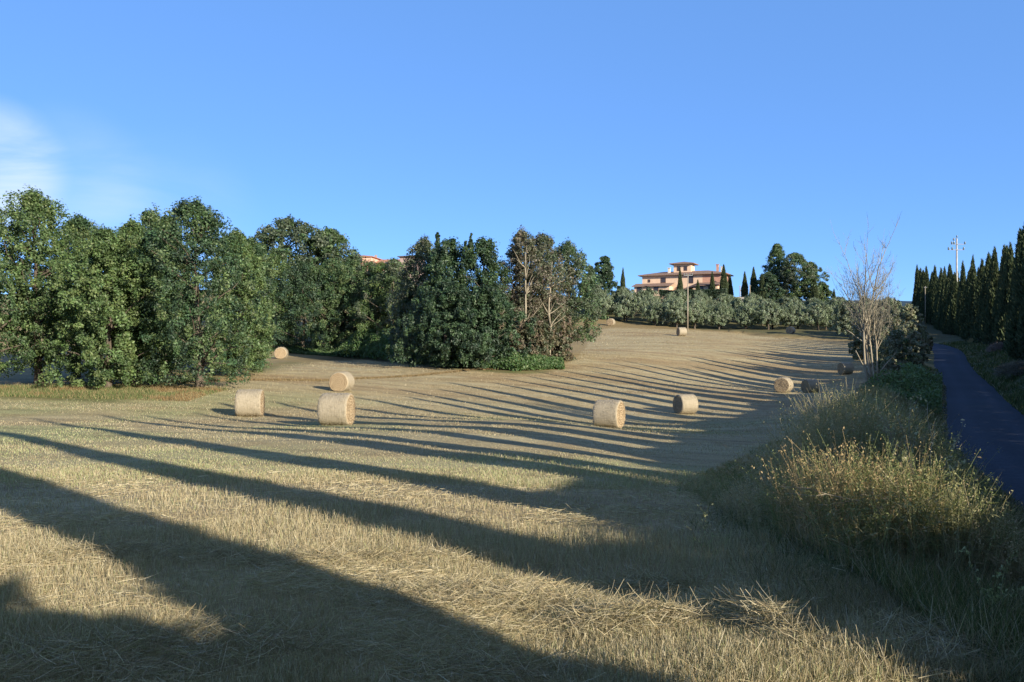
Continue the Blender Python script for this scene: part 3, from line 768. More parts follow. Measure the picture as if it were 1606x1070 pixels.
# ------------------------------------------------------------------ olive grove
OLV = ((.18, .225, .135), (.215, .26, .165), (.15, .19, .11), (.245, .28, .195))
def olive(seed, H, W):
    o = broadleaf('olive_tree', (0, 0, 0), H, W, 'x', 'olive tree', seed=seed, cols=OLV, nclump=240, nleaf=66, leaf=.115, clump=.068, cb=.23, spray=True, mat=M_olive,
                  limbs=10, trunk_r=.2, flat=1.0)
    return o, kids(o)
olv = [olive(500 + k, 5.2, w) for k, w in enumerate((5.4, 4.8, 5.9, 5.0, 5.5))]
rows_ = [(170, 938, 1345, 4.6), (178, 930, 1360, 4.8), (187, 925, 1400, 5.2), (197, 930, 1430, 5.6), (207, 925, 1440, 6.4)]
rown = ['front row of the olive grove', 'second row of the olive grove', 'third row of the olive grove', 'fourth row of the olive grove', 'fifth row of the olive grove',
        'sixth row of the olive grove', 'highest row of the olive grove']
r = R(6); k = 0
for ri, (d, a, b, sp) in enumerate(rows_):
    x = px2x(a, d) + r.uniform(0, 2); j = 0
    while x < px2x(b, d):
        pxx = 803 + F * x / d
        yy = d + r.normal() * .8 + (7 if (pxx < 1000 and ri == 0) else 0)
        if not (ri == 0 and pxx < 985 and False):
            vi = k % 5; ro, ch = olv[vi]; s_ = float(r.uniform(.85, 1.12)) * (1, 1, .98, .92, .88)[ri]; loc = (x, yy, gz(x, yy) - .05)
            if k < 5:
                o = ro; o.location = loc; o.scale = (s_,) * 3; o.rotation_euler = (0, 0, r.random() * 6.28)
            else:
                o = copy_thing(ro, loc, r.random() * 6.28, s_, ch)
            tag(o, 'silvery olive tree, %s from the left in the %s' % (ORD[j], rown[ri]), 'olive tree', 'olive trees of the grove below the villa')
            k += 1; j += 1
        x += sp * r.uniform(.85, 1.2)

# ------------------------------------------------------------------ shrubs right of the field
OL2 = ((.16, .17, .09), (.19, .185, .105), (.13, .145, .08), (.22, .20, .12))
OLV_ = ((.14, .16, .09), (.17, .19, .11), (.12, .14, .08))
shr = [
 (1352, 108, 502, 45, 'olive-brown shrub at the far right corner of the field', OL2, dict(sparse=.3)),
 (1330, 150, 474, 50, 'dull green tree at the right end of the olive grove', OLV_, dict(cb=.1)),
 (1395, 150, 470, 60, 'dull green tree on the skyline left of the roadside cypresses', OLV_, {}),
 (1425, 145, 478, 40, 'olive-green bush on the skyline just left of the roadside cypresses', OL2, {}),
 (1395, 92, 500, 70, 'brown-green scrub behind the bare tree, right of its trunks', OL2 + BR[:1], dict(sparse=.3)),
 (1428, 98, 505, 50, 'grey-green scrub beside the far bend of the road', OL2, {}),
 (1388, 76, 516, 45, 'dark scrub right behind the bare tree', OL2 + GR, dict(sparse=.4)),
 (1410, 66, 520, 60, 'green-grey bush on the road verge right of the bare tree', OL2 + OAK[:1], {}),
 (1436, 76, 522, 36, 'small bush nearest the far left edge of the road', OL2, {}),
 (1452, 108, 522, 22, 'low bush at the far bend of the road under the thin wooden post', OL2 + BR[:1], dict(sparse=.35)),
 (1396, 50, 562, 30, 'dark low bush at the foot of the bare tree', OL2, dict(sparse=.35)),
]
for i, (px, d, yt, w, lab, c_, kw) in enumerate(shr):
    k = dict(nclump=200, nleaf=70, leaf=.085 if d < 100 else .14, clump=.075, cb=.02, limbs=30, trunk_r=.08, spray=True); k.update(kw)
    ptree(px, d, yt, w, lab, cols=c_, seed=600 + i, group='scrub between the field and the road', name='shrub', cat='shrub', **k)

# bare tree with several stems
def bare_tree(loc, H, label):
    r = R(78); root = empty('bare_tree', loc); tag(root, label, 'bare tree')
    stems = MB(); tw = MB()
    def grow(mbs, p, d, L, rad, depth):
        n = 5 if depth > 1 else 4
        pts = [p]; dd = d.copy()
        for k in range(n):
            dd = dd + r.normal(size=3) * (.03 if depth == 4 else .10) + np.array([0, 0, .04]); dd /= np.linalg.norm(dd)
            pts.append(pts[-1] + dd * L / n)
        tube(mbs if depth >= 3 else tw, pts, np.linspace(rad, rad * .55, n + 1), 7 if depth >= 3 else (4 if depth == 2 else 3), cap=False)
        if depth == 0: return
        nb = {4: 6, 3: 3, 2: 4, 1: 4}[depth]; rad = max(rad, .013)
        for k in range(nb):
            j = r.integers(2, n + 1) if depth < 4 else r.integers(4, n + 1)
            side = rnd_dir(1, r)[0]; side -= side.dot(dd) * dd
            nd_ = dd * r.uniform(.55, .9) + side * (r.uniform(.3, .55) if depth == 4 else r.uniform(.5, .95)) + np.array([0, 0, .30 if depth == 4 else .12]); nd_ /= np.linalg.norm(nd_)
            grow(mbs, pts[j], nd_, L * r.uniform(.32, .58), rad * r.uniform(.36, .5), depth - 1)
        grow(mbs, pts[-1], dd, L * .7, rad * .55, depth - 1)
    for (dx, lean_, rad, hh) in [(-.14, -.20, .075, .44), (.12, -.06, .11, .46), (.05, -.02, .06, .44), (.26, .03, .06, .40)]:
        d0 = np.array([lean_, r.normal() * .05, 1.0]); d0 /= np.linalg.norm(d0)
        grow(stems, np.array([dx, r.normal() * .1, -.2]), d0, H * hh, rad, 4)
    for (s_, e) in [((-.1, 0, .9), (-1.0, -.2, 2.4)), ((.25, 0, 1.2), (1.1, .1, 2.3)), ((.2, 0, 1.0), (1.3, -.1, 1.5)), ((-.1, 0, 2.6), (-1.3, .3, 3.5))]:
        tube(stems, jitter_line(s_, e, r, 6, .15), np.linspace(.045, .015, 6), 6)
    stems.build('trunk', M_palebark, root, smooth=True)
    tw.build('branches', M_twig, root, smooth=True)
x_ = px2x(1370, 44)
bare_tree((x_, 44, gz(x_, 44)), (535 - 378) / F * 44 - gz(x_, 44), 'leafless pale tree with several thin stems on the bank beside the road')

# ------------------------------------------------------------------ hay bales
def hay_mats():
    side = noise_mat('bale_net_wrap', (0.25, 0.21, 0.14), (0.43, 0.37, 0.265), 3.0, 0.9, detail=10, stretch=(9, 1.0, 1.0), bdist=0.03, rough=.65, spec=.3)
    m, nt, b = new_mat('bale_end_spiral'); L = nt.links
    t = nd(nt, 'ShaderNodeTexCoord'); sp = nd(nt, 'ShaderNodeSeparateXYZ'); L.new(t.outputs['Object'], sp.inputs[0])
    cb_ = nd(nt, 'ShaderNodeCombineXYZ'); L.new(sp.outputs['Y'], cb_.inputs['X']); L.new(sp.outputs['Z'], cb_.inputs['Y'])
    wv = nd(nt, 'ShaderNodeTexWave', wave_type='RINGS', rings_direction='Z'); wv.inputs['Scale'].default_value = 2.6; wv.inputs['Distortion'].default_value = 3.2
    wv.inputs['Detail'].default_value = 4; wv.inputs['Detail Scale'].default_value = 2.5
    L.new(cb_.outputs[0], wv.inputs['Vector'])
    n1 = nd(nt, 'ShaderNodeTexNoise', Scale=16.0, Detail=8, Roughness=.75); L.new(t.outputs['Object'], n1.inputs['Vector'])
    mxn = nd(nt, 'ShaderNodeMath', operation='MULTIPLY'); L.new(n1.outputs['Fac'], mxn.inputs[0]); mxn.inputs[1].default_value = .75
    ad = nd(nt, 'ShaderNodeMath', operation='MULTIPLY_ADD'); L.new(wv.outputs['Fac'], ad.inputs[0]); ad.inputs[1].default_value = .35; L.new(mxn.outputs[0], ad.inputs[2])
    rp = nd(nt, 'ShaderNodeValToRGB'); rp.color_ramp.elements[0].position = .28; rp.color_ramp.elements[0].color = (.20, .135, .075, 1)
    rp.color_ramp.elements[1].position = .72; rp.color_ramp.elements[1].color = (.45, .355, .225, 1)
    L.new(ad.outputs[0], rp.inputs['Fac']); L.new(rp.outputs['Color'], b.inputs['Base Color'])
    bp = nd(nt, 'ShaderNodeBump', Strength=.8, Distance=.04); L.new(ad.outputs[0], bp.inputs['Height']); L.new(bp.outputs['Normal'], b.inputs['Normal'])
    return side, m
M_side, M_end = hay_mats()
def make_bale(seed, label):
    r = R(seed); root = empty('hay_bale', (0, 0, 0)); tag(root, label, 'hay bale', 'round hay bales in the field')
    Rb, Lb, ns = .75, 1.28, 56
    an = np.arange(ns) / ns * 2 * np.pi
    lump = 1 + .012 * np.sin(2 * an + r.random() * 6) + .012 * np.sin(5 * an + r.random() * 6)
    sag = np.where(np.sin(an) < 0, 1 - .09 * np.abs(np.sin(an)) ** 3, 1)
    us = np.array([-.5, -.485, -.45, -.38, -.25, -.1, .1, .25, .38, .45, .485, .5]) * Lb
    rs = np.array([.93, .965, .99, 1.0, 1.006, .998, 1.002, 1.006, 1.0, .99, .965, .93]) * Rb
    v = np.array([[(u, np.cos(a) * q * l, np.sin(a) * q * l * s_ + r.normal() * .004) for a, l, s_ in zip(an, lump, sag)] for u, q in zip(us, rs)])
    v[..., 1] += r.normal(size=v.shape[:2]) * .006
    mbs = MB(); i = np.arange(len(us) - 1)[:, None] * ns; j = np.arange(ns)[None]; j2 = (j + 1) % ns
    mbs.add(v.reshape(-1, 3), q=np.stack([i + j, i + ns + j, i + ns + j2, i + j2], -1).reshape(-1, 4))
    # stray fibres
    n = 1500; a = r.random(n) * 6.283; u = r.uniform(-.5, .5, n) * Lb
    P = np.stack([u, np.cos(a) * Rb, np.sin(a) * Rb * .98], 1); D = np.stack([r.normal(size=n) * .9, np.cos(a) * .35 + r.normal(size=n), np.sin(a) * .35 + r.normal(size=n)], 1)
    strips(mbs, P, D, r.uniform(.05, .16, n), np.full(n, .010), np.zeros((n, 3)), np.ones((n, 3)), r, 1)
    ch = [mbs.build('wrapped_side', M_side, root, smooth=True)]
    for sgn in (-1, 1):
        me_ = MB(); fr = np.array([1.0, .9, .75, .6, .45, .3, .15, .04])
        ring = v[0 if sgn < 0 else -1]
        c0 = np.array([ring[0, 0], 0, ring[:, 2].mean()])
        rings = np.array([[c0 + (p_ - c0) * f_ + np.array([sgn * (.035 * np.sin(f_ * 22) * .4 + (1 - f_) * .02 + r.normal() * .008) * (f_ < 1), 0, 0]) for p_ in ring] for f_ in fr])
        vv = np.concatenate([rings.reshape(-1, 3), [c0 + np.array([sgn * .01, 0, 0])]])
        i = np.arange(len(fr) - 1)[:, None] * ns
        q_ = np.stack([i + j, i + j2, i + ns + j2, i + ns + j], -1).reshape(-1, 4)
        if sgn < 0: q_ = q_[:, ::-1]
        b_ = (len(fr) - 1) * ns; t_ = [(b_ + k, b_ + (k + 1) % ns, len(vv) - 1) if sgn > 0 else (b_ + (k + 1) % ns, b_ + k, len(vv) - 1) for k in range(ns)]
        me_.add(vv, q=q_, t=t_)
        n = 700; f_ = r.random(n) ** .5 * Rb * .9; a = r.random(n) * 6.283
        P = np.stack([np.full(n, c0[0] + sgn * .01), np.cos(a) * f_, c0[2] + np.sin(a) * f_], 1)
        D = np.stack([sgn * np.abs(r.normal(size=n)) * .5, r.normal(size=n), r.normal(size=n)], 1)
        strips(me_, P, D, r.uniform(.05, .12, n), np.full(n, .012), np.zeros((n, 3)), np.ones((n, 3)), r, 1)
        ch.append(me_.build('end_face', M_end, root, smooth=True))
    return root, ch
bales = [  # px, d, size factor, axis azimuth (deg) of the visible end, label
 (392, 45, 1.0, 7, 'large bale on the left, side-on, nearest the biggest oak'),
 (528, 37.6, 1.0, -6, 'largest bale, side-on with a lit right end, directly in front of another bale'),
 (536, 61.5, 1.0, -101, 'bale showing its round spiral end, just behind and above the largest bale'),
 (441, 98, .95, -84, 'small far bale with its end towards us, left, below the wood'),
 (955, 43.4, 1.0, -25, 'large bale in mid field with an orange lit right end'),
 (1075, 62, 1.0, -161, 'bale with a dark shaded left end and a pale side, right of mid field'),
 (1229, 79, .98, -124, 'bale with a warm spiral end on the striped shade at the right of the field'),
 (1271, 84, .95, -163, 'half-shaded bale just right of the warm spiral-ended bale, above the weeds'),
 (1326, 97, .95, -168, 'shaded bale at the right edge of the field next to the bare tree'),
 (1069, 142, 1.0, -168, 'small distant bale in front of the olives under the wooden pole'),
 (958, 166, 1.0, -112, 'small distant bale at the left foot of the olive grove'),
 (1240, 158, .95, -128, 'tiny distant bale at the top of the field below the hill trees'),
]
b0, bch = make_bale(801, 'x')
for i, (px, d, s_, azm, lab) in enumerate(bales):
    x = px2x(px, d); z = gz(x, d)
    loc = (x, d, z + .665 * s_)
    if i == 0: o = b0; o.location = loc; o.rotation_euler = (0, 0, math.radians(azm)); o.scale = (s_,) * 3
    else: o = copy_thing(b0, loc, math.radians(azm), s_, bch)
    tag(o, lab, 'hay bale', 'round hay bales in the field')

# ------------------------------------------------------------------ villa on the hill
M_wall = noise_mat('apricot_plaster', (0.64, 0.45, 0.31), (0.73, 0.54, 0.385), 1.2, 0.2, bdist=.01)
M_reddish = noise_mat('reddish_masonry', (0.40, 0.21, 0.155), (0.54, 0.32, 0.23), 2.5, 0.3, bdist=.01)
M_tile = noise_mat('clay_tiles', (0.17, 0.115, 0.09), (0.32, 0.215, 0.165), 1.5, 0.6, stretch=(3, 1, 1), bdist=.05)
M_tile2 = noise_mat('bright_clay_tiles', (0.34, 0.16, 0.105), (0.48, 0.26, 0.18), 1.5, 0.6, stretch=(3, 1, 1), bdist=.05)
M_eave = noise_mat('eave_wood', (0.07, 0.045, 0.035), (0.12, 0.08, 0.06), 3, .1)
M_win = noise_mat('dark_window', (0.035, 0.03, 0.035), (0.06, 0.05, 0.055), 2, 0, rough=.25, spec=.5)
M_shut = noise_mat('brown_shutter', (0.09, 0.045, 0.035), (0.14, 0.075, 0.055), 3, .2)
M_pale = noise_mat('pale_stone', (0.55, 0.50, 0.42), (0.70, 0.66, 0.58), 3, .2)
def hip_roof(mb, x0, x1, y0, y1, z, h, ov=.7, th=.22, ridge=None):
    """hip roof with overhang; slab edge thickness th"""
    a0, a1, b0_, b1 = x0 - ov, x1 + ov, y0 - ov, y1 + ov
    w = min(a1 - a0, b1 - b0_) / 2
    if a1 - a0 >= b1 - b0_: r0, r1 = (a0 + w, (b0_ + b1) / 2), (a1 - w, (b0_ + b1) / 2)
    else: r0, r1 = ((a0 + a1) / 2, b0_ + w), ((a0 + a1) / 2, b1 - w)
    v = [(a0, b0_, z), (a1, b0_, z), (a1, b1, z), (a0, b1, z), (a0, b0_, z + th), (a1, b0_, z + th), (a1, b1, z + th), (a0, b1, z + th), (*r0, z + th + h), (*r1, z + th + h)]
    q = [(0, 3, 2, 1), (0, 1, 5, 4), (1, 2, 6, 5), (2, 3, 7, 6), (3, 0, 4, 7)]
    if a1 - a0 >= b1 - b0_:
        q += [(4, 5, 9, 8), (6, 7, 8, 9)]; t = [(5, 6, 9), (7, 4, 8)]
    else:
        q += [(5, 6, 9, 8), (7, 4, 8, 9)]; t = [(4, 5, 8), (6, 7, 9)]
    mb.add(v, q=q, t=t)
def window(root, x, z, w, h, y, arch=False, shutters=False, mat=None):
    fr = MB(); box(fr, x - w / 2 - .12, x + w / 2 + .12, y - .09, y - .003, z - .14, z); 
    box(fr, x - w / 2 - .12, x - w / 2, y - .07, y - .003, z + .003, z + h); box(fr, x + w / 2, x + w / 2 + .12, y - .07, y - .003, z + .003, z + h)
    box(fr, x - w / 2 - .12, x + w / 2 + .12, y - .07, y - .003, z + h + .003, z + h + .12)
    f = fr.build('window', M_shut, root)
    pn = MB()
    if arch:
        pts = [(x - w / 2, z), (x + w / 2, z), (x + w / 2, z + h * .6)] + [(x + w / 2 * math.cos(a), z + h * .6 + w / 2 * math.sin(a)) for a in np.linspace(.3, math.pi - .3, 7)] + [(x - w / 2, z + h * .6)]
        vv = [(p, y - .045, q) for p, q in pts] + [(p, y + .05, q) for p, q in pts]; c = len(pts)
        tt = [(0, k, k + 1) for k in range(1, c - 1)]
        pn.add(vv, q=[(k, (k + 1) % c, c + (k + 1) % c, c + k) for k in range(c)], t=tt)
    else:
        box(pn, x - w / 2, x + w / 2, y - .045, y + .05, z + .003, z + h)
    pn.build('pane', M_win, f)
def hollow_free_wall(mb, x0, x1, y0, y1, z0, z1): box(mb, x0, x1, y0, y1, z0, z1)
d = 262.0; vx, vy = px2x(1070, d), d; zb = gz(vx, vy)
villa = empty('villa', (vx, vy, zb - .5), math.radians(-24)); tag(villa, 'apricot villa with a low hipped roof and a central lookout tower on the hill', 'villa')
S_ = d / F
def zy(y, dd=d): return (535 - y) / F * dd - (zb - .5)     # photo row -> height over villa origin
ev = zy(431.5); W0, W1 = -12.6, 12.4
m_ = MB(); box(m_, W0, 6.2, 0, 11, -2, ev); m_.build('wall', M_wall, villa)
m_ = MB(); box(m_, 6.2, W1, 0, 11, -2, ev - .002); m_.build('reddish_wall', M_reddish, villa)  # right part of the facade in a darker, redder tone
m_ = MB(); hip_roof(m_, W0, W1, 0, 11, ev, zy(424.2) - ev - .1, ov=1.1, th=.28); rf = m_.build('roof', M_tile, villa)
for cx_, cy_, hh, mt in ((-4.6, 2.2, 1.5, M_pale), (9.8, 5.0, 2.3, M_reddish), (11.2, 5.0, 1.6, M_pale)):
    c_ = MB(); box(c_, cx_ - .35, cx_ + .35, cy_ - .35, cy_ + .35, ev + .3, ev + .9 + hh); box(c_, cx_ - .5, cx_ + .5, cy_ - .5, cy_ + .5, ev + .9 + hh, ev + 1.05 + hh); c_.build('chimney', mt, rf)
tw0, tw1 = -3.4, 2.0; tz0, tz1 = ev - .5, zy(413)
m_ = MB(); box(m_, tw0, tw1, 3.0, 8.4, tz0, tz1); m_.build('tower', M_wall, villa)
m_ = MB(); hip_roof(m_, tw0, tw1, 3.0, 8.4, tz1, zy(408.6) - tz1 - .1, ov=1.15, th=.25); m_.build('tower_roof', M_tile, villa)
for wx in (-1.75, .35): window(villa, wx, zy(423.0), .82, 1.25, 3.0, arch=True)
window(villa, -5.9, zy(442.2), 1.35, 1.35, 0)
window(villa, 2.6, zy(444.2), 1.4, 2.0, 0)
window(villa, -10.4, zy(441), .5, .7, 0)
# left annex, a lean-to in front
a0, a1 = -14.0, -3.0; ez = zy(449.5)
m_ = MB(); box(m_, a0, a1, -4.2, -.004, -2, ez); m_.build('annex_wall', M_wall, villa)
m_ = MB(); v = [(a0 - .6, -5.0, ez - .05), (a1 + .6, -5.0, ez - .05), (a1 + .6, -.01, ez + 1.0), (a0 - .6, -.01, ez + 1.0)]
v += [(p[0], p[1], p[2] + .2) for p in v]; m_.add(v, q=[(0, 3, 2, 1), (4, 5, 6, 7), (0, 1, 5, 4), (1, 2, 6, 5), (2, 3, 7, 6), (3, 0, 4, 7)]); m_.build('annex_roof', M_tile, villa)
for wx in (-12.4, -9.6, -7.1): window(villa, wx, zy(457), 1.25 if wx != -9.6 else .8, 1.25, -4.2)
# right annex with a gable towards the left
c0_, c1_ = 2.2, 11.6; ez = zy(451.5)
m_ = MB(); box(m_, c0_ + 2.0, c1_, -4.6, -.004, -2, ez); m_.build('annex_wall', M_wall, villa)
m_ = MB(); v = [(c0_ - 1.6, -5.4, ez - 1.2), (c0_ + 3.4, -5.4, ez + .15), (c1_ + .5, -5.4, ez + .15), (c1_ + .5, -.01, ez + 1.25), (c0_ + 2.6, -.01, ez + 1.25), (c0_ - 1.6, -.01, ez - .9)]
v += [(p[0], p[1], p[2] + .2) for p in v]
m_.add(v, q=[(0, 1, 7, 6), (1, 2, 8, 7), (2, 3, 9, 8), (3, 4, 10, 9), (4, 5, 11, 10), (5, 0, 6, 11), (6, 7, 10, 11), (7, 8, 9, 10), (0, 5, 4, 1), (1, 4, 3, 2)]); m_.build('annex_roof', M_tile, villa)
for wx in (6.6, 9.6): window(villa, wx, zy(458.5), 1.3, 1.3, -4.6)
# hedge before the villa
hb = MB(); r = R(88); n = 9000
P = np.stack([r.uniform(-5, 15, n), r.uniform(-9.5, -7.2, n), r.random(n) ** .6 * 2.6 + 0.2], 1); P[:, 2] += (fbm(P[:, 0], P[:, 0] * 0, 3, 5) - .5) * .9
leaves(hb, P, rnd_dir(n, r) + np.array([0, -.5, .4]), .22 * r.uniform(.7, 1.3, n), np.array([(.03, .05, .024)]) * r.uniform(.7, 1.4, (n, 1)), r)
h_ = hb.build('hedge', M_leaf); h_.location = (vx, vy, gz(vx + 2, vy - 8)); h_.rotation_euler = (0, 0, math.radians(-24)); tag(h_, 'dark clipped hedge along the foot of the villa facade', 'hedge')
# low stone wall right of the villa
m_ = MB()
for k in range(14): box(m_, k * .9, k * .9 + .896, 0, .4, -1, .9 + .05 * ((k * 7) % 3))
w_ = m_.build('stone_wall', noise_mat('grey_stone', (.20, .19, .17), (.32, .30, .27), 3, .3)); xw = px2x(1147, 246); w_.location = (xw, 246, zy(471, 246) + zb - .5); tag(w_, 'low pale stone wall right of the villa behind the olives', 'wall')

# second farmhouse above the wood
d2 = 205.0; x2 = px2x(565, d2); zb2 = gz(x2, d2)
farm = empty('farmhouse', (x2, d2, zb2 - .5), math.radians(-8)); tag(farm, 'pink farmhouse with orange tiled roofs showing above the wood', 'farmhouse')
def zf(y): return (535 - y) / F * d2 - (zb2 - .5)
M_pink = noise_mat('pink_plaster', (0.62, 0.34, 0.25), (0.74, 0.46, 0.34), 1.0, .2, bdist=.01)
M_shadew = noise_mat('shade_grey_plaster', (0.30, 0.22, 0.20), (0.38, 0.29, 0.27), 1.0, .2, bdist=.01)  # shade on the tower wall put into the colour; chimney reuses it
e1 = zf(403.2)
m_ = MB(); box(m_, -2.8, 2.7, 0, 9, -2, e1); m_.build('wall', M_pink, farm)
m_ = MB(); hip_roof(m_, -2.8, 2.7, 0, 9, e1, .55, ov=.45, th=.14); rf = m_.build('roof', M_tile2, farm)
c_ = MB(); box(c_, 2.0, 2.5, 5, 5.5, e1, e1 + .95); c_.build('chimney', M_shadew, rf)
e2 = zf(410.6)
m_ = MB(); box(m_, 2.704, 9.6, 4, 9, -2, e2); m_.build('wing_wall', M_pink, farm)
m_ = MB(); v = [(2.9, 3.2, e2), (9.9, 3.2, e2), (9.9, 7, e2 + 1.0), (2.9, 7, e2 + 1.0)]
v += [(p[0], p[1], p[2] + .15) for p in v]; m_.add(v, q=[(0, 3, 2, 1), (4, 5, 6, 7), (0, 1, 5, 4), (1, 2, 6, 5), (2, 3, 7, 6), (3, 0, 4, 7)]); m_.build('wing_roof', M_tile2, farm)
m_ = MB(); box(m_, 9.604, 14.5, .6, 6, -2, zf(403.8)); m_.build('tower', M_shadew, farm)
m_ = MB(); hip_roof(m_, 9.604, 14.5, .6, 6, zf(403.8), .5, ov=.5, th=.15); m_.build('tower_roof', M_eave, farm)
window(farm, 0, zf(413), .8, 1.1, 0); window(farm, 6.2, zf(415), .9, .7, 4)

# ------------------------------------------------------------------ poles
M_conc = noise_mat('concrete', (0.32, 0.31, 0.29), (0.46, 0.45, 0.42), 3, .2, bdist=.01)
M_wood = noise_mat('weathered_wood', (0.28, 0.23, 0.17), (0.46, 0.40, 0.31), 3, .4, stretch=(1, 1, .2))
M_iron = noise_mat('grey_iron', (0.20, 0.21, 0.22), (0.30, 0.31, 0.32), 4, .1, rough=.5)
M_ins = noise_mat('glass_insulator', (0.10, 0.14, 0.13), (0.16, 0.20, 0.19), 6, 0, rough=.2, spec=.6)
def insul(root, p, s=1.0):
    m = MB(); 
    tube(m, [np.array(p) + np.array([0, 0, k * .06 * s]) for k in range(7)], np.array([.05, .14, .07, .15, .07, .13, .04]) * s, 8); m.build('insulator', M_ins, root, smooth=True)
d = 150.; x = px2x(1500.5, d); z = gz(x, d); H = (535 - 374.5) / F * d - z
pp = empty('power_pole', (x, d, z)); tag(pp, 'tall grey concrete power pole with two crossarms rising behind the cypresses', 'power pole')
m = MB(); tube(m, [(0, 0, -.5), (0, 0, H * .5), (0, 0, H)], [.20, .17, .13], 12); m.build('pole', M_conc, pp, smooth=True)
u = d / F
for yy_, xa, xb in ((383.4, 1491, 1513), (392.2, 1486, 1511)):
    zz = (535 - yy_) * u - z; A, B = (xa - 1500.5) * u, (xb - 1500.5) * u
    m = MB(); box(m, A, B, -.26, -.175, zz - .05, zz + .05); m.build('crossarm', M_iron, pp)
    for q in (A + .08, B - .08, (A * .55)): insul(pp, (q, -.22, zz - .02), 1.35)
m = MB(); tube(m, [(0, -.1, H - .1), (-.35, -.1, H + .1), (-.65, -.1, H - .25)], [.04, .04, .04], 6); tube(m, [(0, 0, H), (.03, 0, H + .35)], [.05, .04], 6); m.build('bracket', M_iron, pp)
insul(pp, (-.6, -.1, H - .35), 1.2); insul(pp, (.03, 0, H + .2), 1.1)
d = 161.; x = px2x(1078.5, d); z = gz(x, d); H = (535 - 430.5) / F * d - z
up = empty('utility_pole', (x, d, z)); tag(up, 'slim pale utility pole with a small crossarm in front of the olives and the villa', 'utility pole')
m = MB(); tube(m, [(0, 0, -.4), (.02, 0, H * .5), (.06, 0, H)], [.11, .095, .075], 10); m.build('pole', M_wood, up, smooth=True)
m = MB(); box(m, -.75, .9, -.16, -.10, H - .25, H - .15); m.build('crossarm', M_iron, up)
for q in (-.7, -.25, .35, .85): insul(up, (q, -.13, H - .15), .9)
for px, d, yt, h_hid, lab, rr_ in ((1160.5, 232, 448, 0, 'thin dark-topped post standing in the olives right of the villa', .12), (1176, 226, 447, 0, 'pale post with a forked top in the olives, left of the thick cypress', .13),
                              (1451, 186, 449, 0, 'thin bare wooden post at the near end of the cypress row', .07)):
    x = px2x(px, d); z = gz(x, d); H = (535 - yt) / F * d - z
    po = empty('wooden_post', (x, d, z)); tag(po, lab, 'post')
    m = MB(); tube(m, [(0, 0, -.4), (.02, 0, H * .5), (0, 0, H)], [rr_ * 1.15, rr_, rr_ * .8], 8); m.build('pole', M_wood, po, smooth=True)
    m = MB(); box(m, -.35, .35, -.16, -.10, H - .3, H - .22); m.build('crossarm', M_iron, po)

# ------------------------------------------------------------------ heaps on the right verge
for i, (px, d, dx, w, hh, lab, c_) in enumerate(((1570, 96, 0, 1.3, 1.0, 'rounded heap of pinkish dry brush under the cypresses', (.30, .22, .20)), (1600, 64, 0, 1.6, 1.0, 'large heap of grey dry brush at the right edge of the photo', (.22, .19, .15)),
                                             (1535, 122, 0, 1.2, .5, 'small pale heap of dry grass farthest up the right verge', (.36, .30, .18)))):
    r = R(900 + i); x = px2x(px, d); z = gz(x, d); n = 9000
    a = r.random(n) * 6.283; q = r.random(n) ** .5; h0 = np.sqrt(np.clip(1 - q ** 2.4, 0, 1))
    P = np.stack([np.cos(a) * q * w, np.sin(a) * q * w, h0 * hh * r.uniform(.72, 1.0, n) + (fbm(np.cos(a) * q * 3, np.sin(a) * q * 3, .8, i) - .5) * .3 - .06], 1)
    D = rnd_dir(n, r, .6); m = MB()
    strips(m, P, D, r.uniform(.15, .4, n), r.uniform(.02, .04, n), rnd_dir(n, r) * .3, np.array([c_]) * r.uniform(.6, 1.3, (n, 1)), r, 2)
    o = m.build('brush_heap', M_dry); o.location = (x, d, z); tag(o, lab, 'brush heap')

# ------------------------------------------------------------------ ground cover
def pix_sample(n, r, y0, y1, x0=-120, x1=1730, slope=.042, h=2.0):
    """points on the ground spread so that near ground gets more of them"""
    py = r.uniform(y0, y1, n); px = r.uniform(x0, x1, n)
    dd = h / np.maximum((py - 535) / F - slope, 1e-3)
    return px2x(px, dd), dd
STR = np.array([(.50, .41, .25), (.56, .475, .315), (.38, .295, .17), (.42, .37, .215), (.62, .545, .38)])
def field_pts(n, r, y0, y1, **k):
    x, y = pix_sample(n, r, y0, y1, **k); p, _ = road_sp(x, y)
    fm = field_mask(x, y, p)
    keep = r.random(len(x)) < fm
    x, y, p = x[keep], y[keep], p[keep]
    return x, y, p
# stubble, standing
r = R(21)
sb = MB()
for (n, y0, y1, segs) in ((330000, 730, 1110, 1), (170000, 640, 760, 1)):
    x, y, p = field_pts(n, r, y0, y1); n = len(x)
    dist = np.hypot(x, y)
    tall = fbm(x, y, 2.2, 71)
    h = (.05 + .085 * sst(.35, .75, tall)) * r.uniform(.5, 1.5, n) * (1 - .55 * sst(11, 26, y))
    L = h
    W = np.maximum(.004, .00045 * dist) * r.uniform(.7, 1.3, n)
    D = np.stack([r.normal(size=n) * .28, r.normal(size=n) * .28, np.ones(n)], 1)
    g = sst(.45, .65, fbm(x, y, 9, 21)) * sst(10, 24, y) * .6 + .05
    c_ = STR[r.integers(0, 5, n)] * r.uniform(.6, 1.05, (n, 1))
    gg = r.random(n) < g
    c_[gg] = np.array([.36, .39, .19]) * r.uniform(.7, 1.2, (gg.sum(), 1))
    strips(sb, np.stack([x, y, ground(x, y) - .01], 1), D, L, W, np.zeros((n, 3)), c_, r, segs, .5)
n = 170000; y = 44 * (168 / 44) ** r.random(n); x = px2x(r.uniform(-60, 1420, n), y); p, _ = road_sp(x, y); fm = field_mask(x, y, p)
kp = (r.random(n) < fm) & (r.random(n) < .25 + .9 * sst(.35, .65, fbm((x * .95 + y * .3) * .10, y * .95 - x * .3, 1.4, 28))); x, y = x[kp], y[kp]; n = len(x)
